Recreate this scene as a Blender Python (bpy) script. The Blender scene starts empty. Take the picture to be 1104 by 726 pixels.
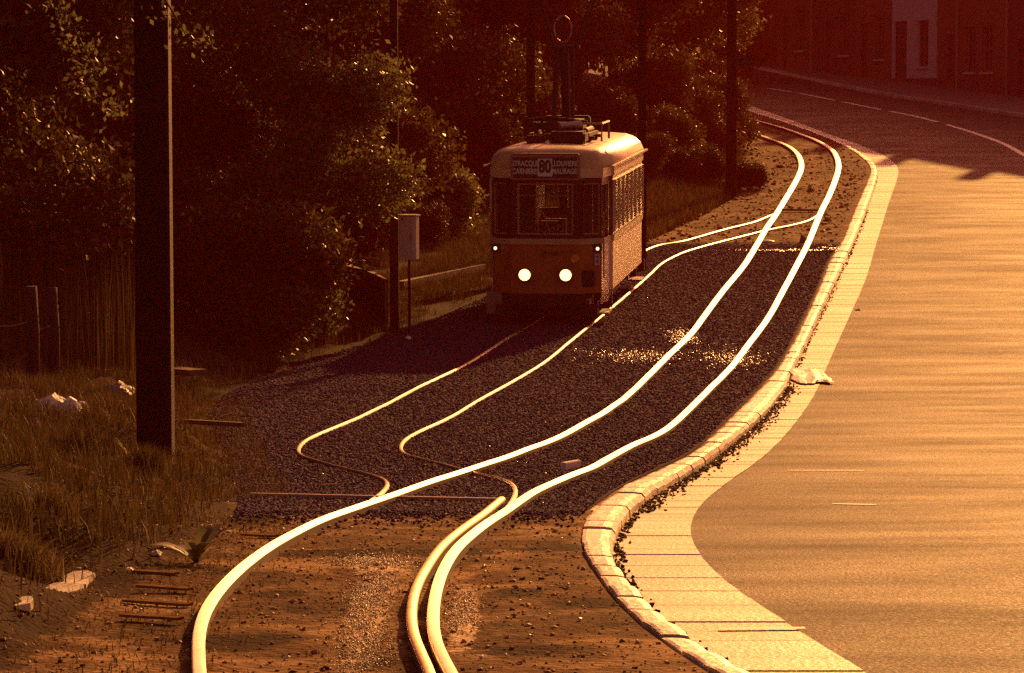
import bpy, math, random
import numpy as np
from mathutils import Vector, Matrix, noise as mnoise

R = math.radians
random.seed(7); rng = np.random.default_rng(11)
scene = bpy.context.scene
COL = scene.collection

# ------------------------------------------------------------------ camera, light, exposure
F = 3600.0; CX = 552.0; CY = 363.0; HC = 4.08
PITCH = math.atan((CY - 100.0) / F)
cam = bpy.data.cameras.new('camera'); cam.sensor_width = 36; cam.lens = 36 * F / 1104
cam.clip_end = 3000; cam.clip_start = 0.1
camo = bpy.data.objects.new('camera', cam); COL.objects.link(camo)
camo.location = (0, 0, HC); camo.rotation_euler = (math.pi / 2 - PITCH, 0, 0)
scene.camera = camo

SUN_AZ, SUN_EL = 15.5, 18.0          # azimuth from +Y towards +X
world = bpy.data.worlds.new('World'); scene.world = world; world.use_nodes = True
wn = world.node_tree; bg = wn.nodes['Background']; bg.inputs[1].default_value = 0.085
sky = wn.nodes.new('ShaderNodeTexSky'); sky.sky_type = 'NISHITA'; sky.sun_disc = False
sky.sun_elevation = R(SUN_EL); sky.sun_rotation = R(SUN_AZ); sky.dust_density = 4.0
tint = wn.nodes.new('ShaderNodeMix'); tint.data_type = 'RGBA'; tint.blend_type = 'MULTIPLY'
tint.inputs[0].default_value = 1.0; tint.inputs[7].default_value = (1.0, 0.36, 0.25, 1)
wn.links.new(sky.outputs[0], tint.inputs[6]); wn.links.new(tint.outputs[2], bg.inputs[0])
sd = bpy.data.lights.new('sun', 'SUN'); sd.energy = 5.0; sd.angle = R(0.6); sd.color = (1.0, 0.45, 0.11)
so = bpy.data.objects.new('sun', sd); COL.objects.link(so)
sdir = Vector((math.sin(R(SUN_AZ)) * math.cos(R(SUN_EL)), math.cos(R(SUN_AZ)) * math.cos(R(SUN_EL)), math.sin(R(SUN_EL))))
so.rotation_euler = sdir.to_track_quat('Z', 'Y').to_euler(); so.location = (30, 80, 60)
vs = scene.view_settings; vs.view_transform = 'Standard'; vs.look = 'None'; vs.gamma = 1.0; vs.exposure = 0.42
scene.cycles.use_denoising = False
scene.cycles.max_bounces = 5; scene.cycles.diffuse_bounces = 2; scene.cycles.glossy_bounces = 3
scene.cycles.transparent_max_bounces = 12; scene.cycles.volume_bounces = 0
scene.cycles.sample_clamp_indirect = 6.0

# ------------------------------------------------------------------ terrain functions
def pchip(xs, ys):
    xs = np.array(xs, float); ys = np.array(ys, float)
    h = np.diff(xs); d = np.diff(ys) / h; m = np.zeros(len(xs)); m[0] = d[0]; m[-1] = d[-1]
    for i in range(1, len(xs) - 1):
        m[i] = (d[i - 1] * h[i] + d[i] * h[i - 1]) / (h[i] + h[i - 1])
    def f(x):
        x = np.asarray(x, float); i = np.clip(np.searchsorted(xs, x) - 1, 0, len(xs) - 2)
        t = (x - xs[i]) / h[i]
        inside = ((2*t**3 - 3*t**2 + 1) * ys[i] + (t**3 - 2*t**2 + t) * h[i] * m[i] + (-2*t**3 + 3*t**2) * ys[i+1] + (t**3 - t**2) * h[i] * m[i+1])
        inside = np.where(x < xs[0], ys[0] + (x - xs[0]) * m[0], inside)
        return np.where(x > xs[-1], ys[-1] + (x - xs[-1]) * m[-1], inside)
    return f
prof = pchip([0, 8, 15, 22, 30, 40, 50, 60, 80, 100, 120, 140, 160, 200, 300], [1.75, 1.6, 1.36, 1.05, .58, .12, -.08, .03, .6, 1.5, 2.7, 4.0, 5.3, 7.4, 11])
edge = pchip([0, 15, 26, 34, 46, 52, 58, 64, 70, 82, 94, 120, 140, 170, 200, 300], [-2.3, -2.3, -2.1, -2.9, -3.7, -2.9, -1.6, -.5, .6, 3.3, 5.7, 7.0, 7.0, 2, -9, -50])
def sstep(t):
    t = np.clip(t, 0, 1); return t * t * (3 - 2 * t)
def ground(X, Y):
    d = edge(Y) - X
    hill = 0.33 * np.maximum(0, d - 7)
    return prof(Y) + .30 * sstep(d / 1.6) + .10 * np.clip(d - 1.2, 0, 40) + np.minimum(hill, 25)
cp, sp_ = math.cos(PITCH), math.sin(PITCH)
def ray(px, py):
    a = (px - CX) / F; b = (CY - py) / F
    v = np.array([a, cp + b * sp_, -sp_ + b * cp]); return v / v[1]      # unit in Y
def P(px, py, dz=0.0, gf=None):
    v = ray(px, py); g = gf or ground
    t0 = 6.0; f0 = HC + v[2]*t0 - g(v[0]*t0, t0) - dz
    t = t0
    while t < 330:
        t1 = t + .5; f1 = HC + v[2]*t1 - g(v[0]*t1, t1) - dz
        if f1 < 0:
            for _ in range(20):
                tm = (t + t1) / 2
                if HC + v[2]*tm - g(v[0]*tm, tm) - dz < 0: t1 = tm
                else: t = tm
            break
        t = t1
    return Vector((v[0]*t1, t1, HC + v[2]*t1))
def AT(px, py, Y):
    v = ray(px, py); return Vector((v[0]*Y, Y, HC + v[2]*Y))
def gz(X, Y): return float(ground(X, Y))

# ------------------------------------------------------------------ mesh helpers
class MB:
    def __init__(s): s.v = []; s.f = []; s.m = []; s.M = Matrix.Identity(4)
    def add(s, vs_, fs, mat=0):
        o = len(s.v)
        s.v += [tuple(s.M @ Vector(p)) for p in vs_]
        s.f += [tuple(i + o for i in q) for q in fs]; s.m += [mat] * len(fs)
    def box(s, a, b, mat=0, bev=0.0):
        (x0, y0, z0), (x1, y1, z1) = a, b
        if bev <= 0:
            s.add([(x0,y0,z0),(x1,y0,z0),(x1,y1,z0),(x0,y1,z0),(x0,y0,z1),(x1,y0,z1),(x1,y1,z1),(x0,y1,z1)],
                  [(0,3,2,1),(4,5,6,7),(0,1,5,4),(1,2,6,5),(2,3,7,6),(3,0,4,7)], mat)
        else:
            import bmesh
            bm = bmesh.new(); bmesh.ops.create_cube(bm, size=1)
            for v in bm.verts: v.co = Vector(((x0+x1)/2 + v.co.x*(x1-x0), (y0+y1)/2 + v.co.y*(y1-y0), (z0+z1)/2 + v.co.z*(z1-z0)))
            bmesh.ops.bevel(bm, geom=bm.edges[:], offset=bev, segments=2, affect='EDGES')
            bm.verts.index_update()
            s.add([v.co.copy() for v in bm.verts], [tuple(v.index for v in f.verts) for f in bm.faces], mat); bm.free()
    def prism(s, poly, z0, z1, mat=0):
        n = len(poly)
        s.add([(x, y, z0) for x, y in poly] + [(x, y, z1) for x, y in poly],
              [tuple(range(n-1, -1, -1)), tuple(range(n, 2*n))] + [(i, (i+1) % n, n + (i+1) % n, n + i) for i in range(n)], mat)
    def tube(s, path, r, n=8, mat=0, caps=True):
        path = [Vector(p) for p in path]; rr = r if isinstance(r, (list, tuple)) else [r] * len(path)
        vs_ = []; 
        for i, p in enumerate(path):
            t = (path[min(i+1, len(path)-1)] - path[max(i-1, 0)]).normalized()
            up = Vector((0, 0, 1)) if abs(t.z) < .9 else Vector((0, 1, 0))
            u = t.cross(up).normalized(); w = u.cross(t)
            for k in range(n):
                a = 2*math.pi*k/n; vs_.append(p + (u*math.cos(a) + w*math.sin(a)) * rr[i])
        fs = [(i*n+k, i*n+(k+1) % n, (i+1)*n+(k+1) % n, (i+1)*n+k) for i in range(len(path)-1) for k in range(n)]
        if caps: fs += [tuple(range(n-1, -1, -1)), tuple(range((len(path)-1)*n, len(path)*n))]
        s.add(vs_, fs, mat)
    def lathe(s, pts, n=20, mat=0, axis='z', c=(0,0,0)):
        vs_ = []
        for r_, h in pts:
            for k in range(n):
                a = 2*math.pi*k/n
                if axis == 'z': vs_.append((c[0]+r_*math.cos(a), c[1]+r_*math.sin(a), c[2]+h))
                elif axis == 'y': vs_.append((c[0]+r_*math.cos(a), c[1]+h, c[2]+r_*math.sin(a)))
                else: vs_.append((c[0]+h, c[1]+r_*math.cos(a), c[2]+r_*math.sin(a)))
        m = len(pts)
        fs = [(i*n+k, i*n+(k+1) % n, (i+1)*n+(k+1) % n, (i+1)*n+k) for i in range(m-1) for k in range(n)]
        fs += [tuple(range(n-1, -1, -1)), tuple(range((m-1)*n, m*n))]
        s.add(vs_, fs, mat)
    def build(s, name, mats, parent=None, smooth=False, loc=None):
        me = bpy.data.meshes.new(name); me.from_pydata(s.v, [], s.f); me.update()
        if not isinstance(mats, (list, tuple)): mats = [mats]
        for m in mats: me.materials.append(m)
        me.polygons.foreach_set('material_index', s.m)
        if smooth: me.polygons.foreach_set('use_smooth', [True] * len(me.polygons))
        o = bpy.data.objects.new(name, me); COL.objects.link(o)
        if parent: o.parent = parent
        if loc: o.location = loc
        return o
def fastmesh(name, V, Fc, mats, parent=None, mi=None, smooth=False):
    V = np.asarray(V, np.float32).reshape(-1, 3); Fc = np.asarray(Fc, np.int32); k = Fc.shape[1]
    me = bpy.data.meshes.new(name); me.vertices.add(len(V)); me.vertices.foreach_set('co', V.ravel())
    me.loops.add(Fc.size); me.loops.foreach_set('vertex_index', Fc.ravel())
    me.polygons.add(len(Fc)); me.polygons.foreach_set('loop_start', np.arange(len(Fc), dtype=np.int32) * k)
    if not isinstance(mats, (list, tuple)): mats = [mats]
    for m in mats: me.materials.append(m)
    if mi is not None: me.polygons.foreach_set('material_index', np.asarray(mi, np.int32))
    if smooth: me.polygons.foreach_set('use_smooth', np.ones(len(Fc), bool))
    me.update(calc_edges=True); me.validate()
    o = bpy.data.objects.new(name, me); COL.objects.link(o)
    if parent: o.parent = parent
    return o
def tag(o, label=None, cat=None, group=None, kind=None):
    if label: o['label'] = label
    if cat: o['category'] = cat
    if group: o['group'] = group
    if kind: o['kind'] = kind
    return o
def empty(name, loc=(0,0,0), rz=0.0):
    o = bpy.data.objects.new(name, None); COL.objects.link(o); o.location = loc; o.rotation_euler = (0, 0, rz)
    o.empty_display_size = .2; return o
def copy_tree(o, parent=None):
    c = o.copy(); COL.objects.link(c); c.parent = parent
    for ch in list(o.children): copy_tree(ch, c)
    return c

# ------------------------------------------------------------------ materials
def mat(name, col, rough=.7, metal=0.0, col2=None, scale=3.0, detail=6, bump=0.0, bscale=None, spec=.5, emit=None, estr=0, island=0.0, thr=(.35, .65), col3=None, s3=.5, trans=0.0, alpha=1.0, bdist=.02, rvar=0.0):
    m = bpy.data.materials.new(name); m.use_nodes = True; n = m.node_tree; b = n.nodes['Principled BSDF']; L = n.links
    b.inputs['Base Color'].default_value = (*col, 1); b.inputs['Roughness'].default_value = rough
    b.inputs['Metallic'].default_value = metal; b.inputs['Specular IOR Level'].default_value = spec
    if alpha < 1: b.inputs['Alpha'].default_value = alpha
    tc = n.nodes.new('ShaderNodeTexCoord'); out = None
    if col2 is not None:
        nz = n.nodes.new('ShaderNodeTexNoise'); nz.inputs['Scale'].default_value = scale; nz.inputs['Detail'].default_value = detail
        nz.inputs['Roughness'].default_value = .72
        L.new(tc.outputs['Object'], nz.inputs['Vector'])
        rp = n.nodes.new('ShaderNodeValToRGB'); rp.color_ramp.elements[0].position = thr[0]; rp.color_ramp.elements[1].position = thr[1]
        rp.color_ramp.elements[0].color = (*col, 1); rp.color_ramp.elements[1].color = (*col2, 1)
        L.new(nz.outputs['Fac'], rp.inputs[0]); out = rp.outputs[0]
        if rvar:
            mr = n.nodes.new('ShaderNodeMapRange'); mr.inputs[3].default_value = rough - rvar; mr.inputs[4].default_value = rough + rvar
            L.new(nz.outputs['Fac'], mr.inputs[0]); L.new(mr.outputs[0], b.inputs['Roughness'])
        if col3 is not None:
            nz3 = n.nodes.new('ShaderNodeTexNoise'); nz3.inputs['Scale'].default_value = s3; nz3.inputs['Detail'].default_value = 5
            L.new(tc.outputs['Object'], nz3.inputs['Vector'])
            r3 = n.nodes.new('ShaderNodeValToRGB'); r3.color_ramp.elements[0].position = .48; r3.color_ramp.elements[1].position = .6
            L.new(nz3.outputs['Fac'], r3.inputs[0])
            mx = n.nodes.new('ShaderNodeMix'); mx.data_type = 'RGBA'; L.new(r3.outputs[0], mx.inputs[0]); L.new(out, mx.inputs[6])
            mx.inputs[7].default_value = (*col3, 1); out = mx.outputs[2]
    if island:
        ge = n.nodes.new('ShaderNodeNewGeometry'); mr = n.nodes.new('ShaderNodeMapRange')
        mr.inputs[3].default_value = 1 - island; mr.inputs[4].default_value = 1 + island
        L.new(ge.outputs['Random Per Island'], mr.inputs[0])
        mx = n.nodes.new('ShaderNodeVectorMath'); mx.operation = 'SCALE'
        if out: L.new(out, mx.inputs[0])
        else: mx.inputs[0].default_value = col
        L.new(mr.outputs[0], mx.inputs['Scale']); out = mx.outputs[0]
    if out: L.new(out, b.inputs['Base Color'])
    if bump:
        nb = n.nodes.new('ShaderNodeTexNoise'); nb.inputs['Scale'].default_value = bscale or scale * 6; nb.inputs['Detail'].default_value = 6
        L.new(tc.outputs['Object'], nb.inputs['Vector'])
        bp = n.nodes.new('ShaderNodeBump'); bp.inputs['Strength'].default_value = bump; bp.inputs['Distance'].default_value = bdist
        L.new(nb.outputs['Fac'], bp.inputs['Height']); L.new(bp.outputs[0], b.inputs['Normal'])
    if emit: b.inputs['Emission Color'].default_value = (*emit, 1); b.inputs['Emission Strength'].default_value = estr
    if trans:
        tb = n.nodes.new('ShaderNodeBsdfTranslucent'); mx = n.nodes.new('ShaderNodeMixShader'); mx.inputs[0].default_value = trans
        if out: L.new(out, tb.inputs[0])
        else: tb.inputs[0].default_value = (*col, 1)
        L.new(b.outputs[0], mx.inputs[1]); L.new(tb.outputs[0], mx.inputs[2]); L.new(mx.outputs[0], n.nodes['Material Output'].inputs[0])
    return m
M = {}
M['soil'] = mat('soil', (.045,.021,.008), .85, col2=(.40,.25,.12), scale=1.0, detail=12, bump=1, bscale=20, col3=(.12,.06,.024), s3=2.2, bdist=.03, thr=(.40,.60), spec=0.016)
M['ballast'] = mat('ballast', (.04,.028,.05), .95, col2=(.075,.05,.085), scale=14, bump=1, bscale=40, bdist=.02, spec=.02)
M['stone'] = mat('stone', (.075,.042,.088), .9, island=.9, spec=.1)
M['pebble'] = mat('pebble', (.34,.22,.11), .8, island=.8, spec=.2)
M['paleearth'] = mat('pale_gravel', (.55,.42,.26), .55, col2=(.38,.28,.17), scale=7, bump=.9, bscale=30, spec=.6)
M['asphalt'] = mat('asphalt', (.030,.025,.020), .68, col2=(.135,.112,.085), scale=42, detail=5, bump=1, bscale=50, spec=.05, rvar=.10, bdist=.010, thr=(.43,.60), col3=(.070,.055,.04), s3=.35)
M['paint'] = mat('road_paint', (.82,.80,.76), .45, col2=(.6,.57,.53), scale=8)
M['concrete'] = mat('concrete', (.38,.34,.25), .5, col2=(.56,.50,.37), scale=3, bump=.5, bscale=30, island=.16, spec=.5)
M['kerb'] = mat('kerb_stone', (.52,.48,.38), .45, col2=(.72,.67,.53), scale=3, bump=.6, bscale=18, island=.2, spec=.5)
M['paving'] = mat('paving', (.14,.11,.09), .7, col2=(.2,.16,.13), scale=4, bump=.4)
M['rail'] = mat('rail_steel', (.9,.86,.8), .42, 1.0, col2=(.5,.38,.28), scale=2.5, detail=8, thr=(.5,.75), rvar=.10)
def aniso(m, a=.92):
    n = m.node_tree; b = n.nodes['Principled BSDF']; b.inputs['Anisotropic'].default_value = a
    t_ = n.nodes.new('ShaderNodeTangent'); t_.direction_type = 'UV_MAP'; t_.uv_map = 'UVMap'; n.links.new(t_.outputs[0], b.inputs['Tangent'])
aniso(M['rail'])
M['rail2'] = mat('dull_rail_steel', (.20,.15,.12), .40, 1.0, col2=(.09,.055,.035), scale=3, thr=(.4,.65)); aniso(M['rail2'], .8)
M['guard'] = mat('worn_rail_steel', (.9,.68,.34), .6, 1.0, col2=(.5,.3,.12), scale=12, thr=(.5,.75))
M['rust'] = mat('rusty_steel', (.09,.035,.018), .8, .3, col2=(.05,.02,.012), scale=6)
M['timber'] = mat('timber', (.10,.06,.035), .8, col2=(.2,.13,.08), scale=5, bump=.5)
M['timbershade'] = mat('timber_shade', (.035,.02,.012), .85, col2=(.05,.03,.018), scale=5, bump=.5)  # darker timber copy, the platform's shade put into its colour
M['polesteel'] = mat('pole_steel', (.012,.006,.004), .6, col2=(.03,.015,.009), scale=5, bump=.3, spec=.12)
M['leaf'] = mat('leaf', (.10,.075,.022), .5, island=.6, trans=.3, spec=.2)
M['leafdark'] = mat('leaf_dark', (.075,.055,.018), .55, island=.6, trans=.28, spec=.15)
M['leafpale'] = mat('leaf_pale', (.15,.145,.05), .45, island=.5, trans=.45, spec=.5)
M['bark'] = mat('bark', (.035,.022,.014), .9, col2=(.06,.04,.028), scale=8, bump=.8)
M['grass'] = mat('grass_blade', (.085,.06,.015), .55, island=.6, trans=.3)
M['straw'] = mat('dry_grass', (.14,.10,.04), .6, island=.6, trans=.35)
M['litter'] = mat('leaf_litter', (.02,.011,.007), .9, island=.5)
M['plastic'] = mat('plastic_sheet', (.75,.72,.8), .4, trans=.5, bump=.4, bscale=20)
M['sill0'] = mat('galvanised_rod', (.5,.42,.34), .4, .5)
M['chip_glint'] = mat('pale_chip_and_glint', (.4,.33,.28), .35, island=.5)
M['sleeper'] = mat('worn_sleeper', (.16,.09,.04), .9, col2=(.3,.18,.08), scale=9, bump=.4, spec=.0)
M['paper'] = mat('paper', (.75,.72,.68), .6)

def streaks(m, k=.45):
    n = m.node_tree; L = n.links; b = n.nodes['Principled BSDF']; tc = n.nodes.new('ShaderNodeTexCoord'); mp = n.nodes.new('ShaderNodeMapping'); mp.inputs['Scale'].default_value = (.35, 1.3, 1); mp.inputs['Rotation'].default_value = (0, 0, .12)
    nz = n.nodes.new('ShaderNodeTexNoise'); nz.inputs['Scale'].default_value = 1.2; nz.inputs['Detail'].default_value = 9; nz.inputs['Roughness'].default_value = .6; L.new(tc.outputs['Object'], mp.inputs[0]); L.new(mp.outputs[0], nz.inputs[0])
    mr = n.nodes.new('ShaderNodeMapRange'); mr.inputs[1].default_value = .35; mr.inputs[2].default_value = .65; mr.inputs[3].default_value = 1-k; mr.inputs[4].default_value = 1+k; L.new(nz.outputs['Fac'], mr.inputs[0])
    vm = n.nodes.new('ShaderNodeVectorMath'); vm.operation = 'SCALE'; L.new(b.inputs['Base Color'].links[0].from_socket, vm.inputs[0]); L.new(mr.outputs[0], vm.inputs['Scale']); L.new(vm.outputs[0], b.inputs['Base Color'])
def rough_grain(m, lo, hi):
    n = m.node_tree; L = n.links; b = n.nodes['Principled BSDF']; tc = n.nodes.new('ShaderNodeTexCoord'); mp = n.nodes.new('ShaderNodeMapping'); mp.inputs['Scale'].default_value = (.3, .8, 1)
    a = n.nodes.new('ShaderNodeTexNoise'); a.inputs['Scale'].default_value = 1.1; a.inputs['Detail'].default_value = 8; a.inputs['Roughness'].default_value = .6; L.new(tc.outputs['Object'], mp.inputs[0]); L.new(mp.outputs[0], a.inputs[0])
    f = n.nodes.new('ShaderNodeTexNoise'); f.inputs['Scale'].default_value = 38; f.inputs['Detail'].default_value = 3; L.new(tc.outputs['Object'], f.inputs[0])
    ad = n.nodes.new('ShaderNodeMath'); ad.operation = 'ADD'; L.new(a.outputs['Fac'], ad.inputs[0]); L.new(f.outputs['Fac'], ad.inputs[1])
    mr = n.nodes.new('ShaderNodeMapRange'); mr.inputs[1].default_value = .75; mr.inputs[2].default_value = 1.25; mr.inputs[3].default_value = lo; mr.inputs[4].default_value = hi; L.new(ad.outputs[0], mr.inputs[0]); L.new(mr.outputs[0], b.inputs['Roughness'])
rough_grain(M['asphalt'], .55, .80); rough_grain(M['concrete'], .45, .7)
streaks(M['asphalt'], .18); streaks(M['concrete'], .25); streaks(M['kerb'], .3)
# ------------------------------------------------------------------ traced lines
def spline(pts, n=8):
    pts = [np.array(p, float) for p in pts]; q = [2*pts[0]-pts[1]] + pts + [2*pts[-1]-pts[-2]]; out = []
    for i in range(1, len(q)-2):
        for k in range(n):
            t = k/n; a, b, c, d = q[i-1], q[i], q[i+1], q[i+2]
            out.append(.5*((2*b) + (-a+c)*t + (2*a-5*b+4*c-d)*t*t + (-a+3*b-3*c+d)*t**3))
    out.append(pts[-1]); return out
kerbL = [(771,726),(735,704),(700,681),(660,641),(633,601),(626,576),(638,556),(670,528),(721,503),(751,488),(786,455),(816,425),(838,400),(853,376),(870,342),(884,311),(896,281),(908,262),(922,228),(936,195),(939,182),(928,169),(906,155.5),(884,146),(856,136),(798,117)]
kerbR = [(796,724),(746,696),(700,656),(670,621),(659,586),(668,561),(690,535),(726,513),(761,493),(791,470),(821,445),(846,415),(853,400),(866,375),(885,334),(900,303),(922,256),(936,220),(946,190),(943,177),(930,168),(908,154.5),(886,145),(858,135),(799,116)]
gutR = [(931,726),(871,688),(791,636),(751,596),(744,568),(756,545),(786,520),(821,495),(851,465),(876,430),(891,397),(909,357),(932,305),(944.5,264),(958,220),(968,190),(966.5,179),(955,169.5),(925,156),(900,147.5),(860,132.5),(800,111)]
def profonly(X, Y): return prof(Y)
def world_curve(pts, dz):
    w = [P(x, y, dz, profonly) for x, y in spline(pts)]
    # function X(Y), extended
    w.sort(key=lambda p: p.y)
    Y = np.array([p.y for p in w]); X = np.array([p.x for p in w])
    grid = np.arange(Y[0], Y[-1], 1.0); xg = np.interp(grid, Y, X)
    s0 = (xg[2]-xg[0])/2; s1 = (xg[-1]-xg[-4])/3
    ks = np.array([.25,.5,.25]); xs = np.concatenate([[xg[0]], np.convolve(xg, ks, 'valid'), [xg[-1]]])
    def f(y):
        y = np.asarray(y, float); r = np.interp(y, grid, xs)
        r = np.where(y < grid[0], xs[0] + (y-grid[0])*s0, r)
        return np.where(y > grid[-1], xs[-1] + (y-grid[-1])*min(s1, -.3) - .004*(y-grid[-1])**2, r)
    return f
fKL = world_curve(kerbL, 0.0)
_r = world_curve(kerbR, 0.0); _g = world_curve(gutR, -.10)
fKR = lambda y: np.maximum(_r(y), fKL(y) + .16)
fGR = lambda y: np.maximum(_g(y), fKR(y) + .25)
# far kerb of the road
farK = [P(x, y, -.1, profonly) for x, y in [(1104,127),(1040,117),(960,105),(900,93),(850,82),(822,76)]]
fy = np.array([p.y for p in farK]); fx = np.array([p.x for p in farK])
o_ = np.argsort(fy); fy, fx = fy[o_], fx[o_]
sl = (fx[-1]-fx[0])/(fy[-1]-fy[0])
def fRR(y):
    y = np.asarray(y, float)
    far = np.where(y < fy[0], fx[0] + (y-fy[0])*sl, np.interp(y, fy, fx)); far = np.where(y > fy[-1], fx[-1] + (y-fy[-1])*sl - .004*(y-fy[-1])**2, far)
    near = fGR(y) + 8.0
    k = sstep((y-95)/25); return near*(1-k)*1.0 + np.maximum(far, fGR(y)+5)*k

# ------------------------------------------------------------------ ground, road
def ys_list():
    a = list(np.arange(-10, 8, 1.0)) + list(np.arange(8, 45, .22)) + list(np.arange(45, 90, .4)) + list(np.arange(90, 170, 1.0)) + list(np.arange(170, 420, 8.0))
    return np.array(a)
YS = ys_list()
us = np.array(sorted(list(-np.geomspace(12, 140, 24)) + list(np.arange(-11.5, -.3, .16)) + [-.15, -.03]))
ur = np.array([.08, .5, 1.5, 3, 5, 8, 12, 18, 30, 60, 120, 200.])
def lumps(X, Y):
    out = np.zeros_like(X)
    it = np.nditer([X, Y], flags=['multi_index'])
    for x, y in it:
        if 10 < y < 70 and -13 < x < 3:
            v = Vector((float(x)*1.3, float(y)*.9, 0)); out[it.multi_index] = mnoise.fractal(v, .9, 2.0, 5)
    return out
YY, UU = np.meshgrid(YS, us, indexing='ij'); XX = fKL(YY) + UU
dd = edge(YY) - XX
LP = lumps(XX, YY)
inbal = (YY > 26) & (YY < 78) & (dd < .2)
ZZ = ground(XX, YY) + LP * np.where(inbal, .008, np.where(dd > 0, .03 + .12*sstep(dd/.8)*(YY < 60), .022)) * sstep((-.15-UU)/.5)
# soil slump round the pole foot and the left corner
def mound(cx, cy, r, h):
    global ZZ
    ZZ = ZZ + h*sstep((dd + .1)/.7)*np.exp(-((XX-cx)**2 + ((YY-cy)*.55)**2)/r**2)*(1 + .5*LP)
mound(-3.45, 33, 1.0, .2); mound(-3.0, 24, .8, .15); mound(-3.1, 17.5, .7, .14); mound(-2.6, 28.5, .6, .1)
YR, UR = np.meshgrid(YS, ur, indexing='ij'); XR = fKR(YR) + UR
ZR = prof(YR) - .16 - .0*UR
XG = np.concatenate([XX, XR], 1); YG = np.concatenate([YY, YR], 1); ZG = np.concatenate([ZZ, ZR], 1)
def gridfaces(nr, nc):
    i = np.arange(nr-1)[:, None]*nc + np.arange(nc-1)[None, :]; i = i.ravel()
    return np.stack([i, i+1, i+nc+1, i+nc], 1)
M['humus'] = mat('woodland_soil', (.022,.010,.005), .95, col2=(.07,.033,.012), scale=2.5, detail=10, bump=1, bscale=25, bdist=.05, spec=.1)
gf_ = gridfaces(*XG.shape)
def blotches(m, spots, col, rough=None, soft=.35):
    n = m.node_tree; L = n.links; b = n.nodes['Principled BSDF']; tc = n.nodes.new('ShaderNodeTexCoord'); sx = n.nodes.new('ShaderNodeSeparateXYZ'); L.new(tc.outputs['Object'], sx.inputs[0])
    nz = n.nodes.new('ShaderNodeTexNoise'); nz.inputs['Scale'].default_value = 5; nz.inputs['Detail'].default_value = 8; nz.inputs['Roughness'].default_value = .75; L.new(tc.outputs['Object'], nz.inputs[0])
    def mth(op, a, b_=None):
        q = n.nodes.new('ShaderNodeMath'); q.operation = op
        for i, v in enumerate((a, b_)):
            if v is None: continue
            if isinstance(v, (int, float)): q.inputs[i].default_value = v
            else: L.new(v, q.inputs[i])
        return q.outputs[0]
    acc = None
    for px, py, rx, ry in spots:
        c = P(px, py, 0, profonly); dx = mth('DIVIDE', mth('SUBTRACT', sx.outputs[0], c.x), rx); dy = mth('DIVIDE', mth('SUBTRACT', sx.outputs[1], c.y), ry)
        d = mth('SUBTRACT', 1.0, mth('SQRT', mth('ADD', mth('MULTIPLY', dx, dx), mth('MULTIPLY', dy, dy)))); acc = d if acc is None else mth('MAXIMUM', acc, d)
    f = mth('ADD', acc, mth('MULTIPLY', mth('SUBTRACT', nz.outputs['Fac'], .5), 2.6)); mr = n.nodes.new('ShaderNodeMapRange'); mr.inputs[1].default_value = 0; mr.inputs[2].default_value = soft; L.new(f, mr.inputs[0])
    mx = n.nodes.new('ShaderNodeMix'); mx.data_type = 'RGBA'; L.new(mr.outputs[0], mx.inputs[0]); src = b.inputs['Base Color'].links[0].from_socket; L.new(src, mx.inputs[6]); mx.inputs[7].default_value = (*col, 1); L.new(mx.outputs[2], b.inputs['Base Color'])
    if rough is not None:
        m2 = n.nodes.new('ShaderNodeMapRange'); m2.inputs[3].default_value = b.inputs['Roughness'].default_value; m2.inputs[4].default_value = rough; L.new(mr.outputs[0], m2.inputs[0]); L.new(m2.outputs[0], b.inputs['Roughness'])
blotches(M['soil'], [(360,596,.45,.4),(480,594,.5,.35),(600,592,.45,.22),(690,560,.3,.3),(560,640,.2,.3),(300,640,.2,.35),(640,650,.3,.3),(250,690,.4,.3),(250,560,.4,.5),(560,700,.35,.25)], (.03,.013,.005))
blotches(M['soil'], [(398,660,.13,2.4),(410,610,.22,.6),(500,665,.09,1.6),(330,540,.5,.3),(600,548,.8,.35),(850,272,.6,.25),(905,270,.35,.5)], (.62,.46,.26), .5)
blotches(M['ballast'], [(690,386,.5,.9),(738,365,.3,1.2),(792,388,.35,1.3)], (.5,.4,.34), .4)  # pale spots standing in for sun glints on the ballast
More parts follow.
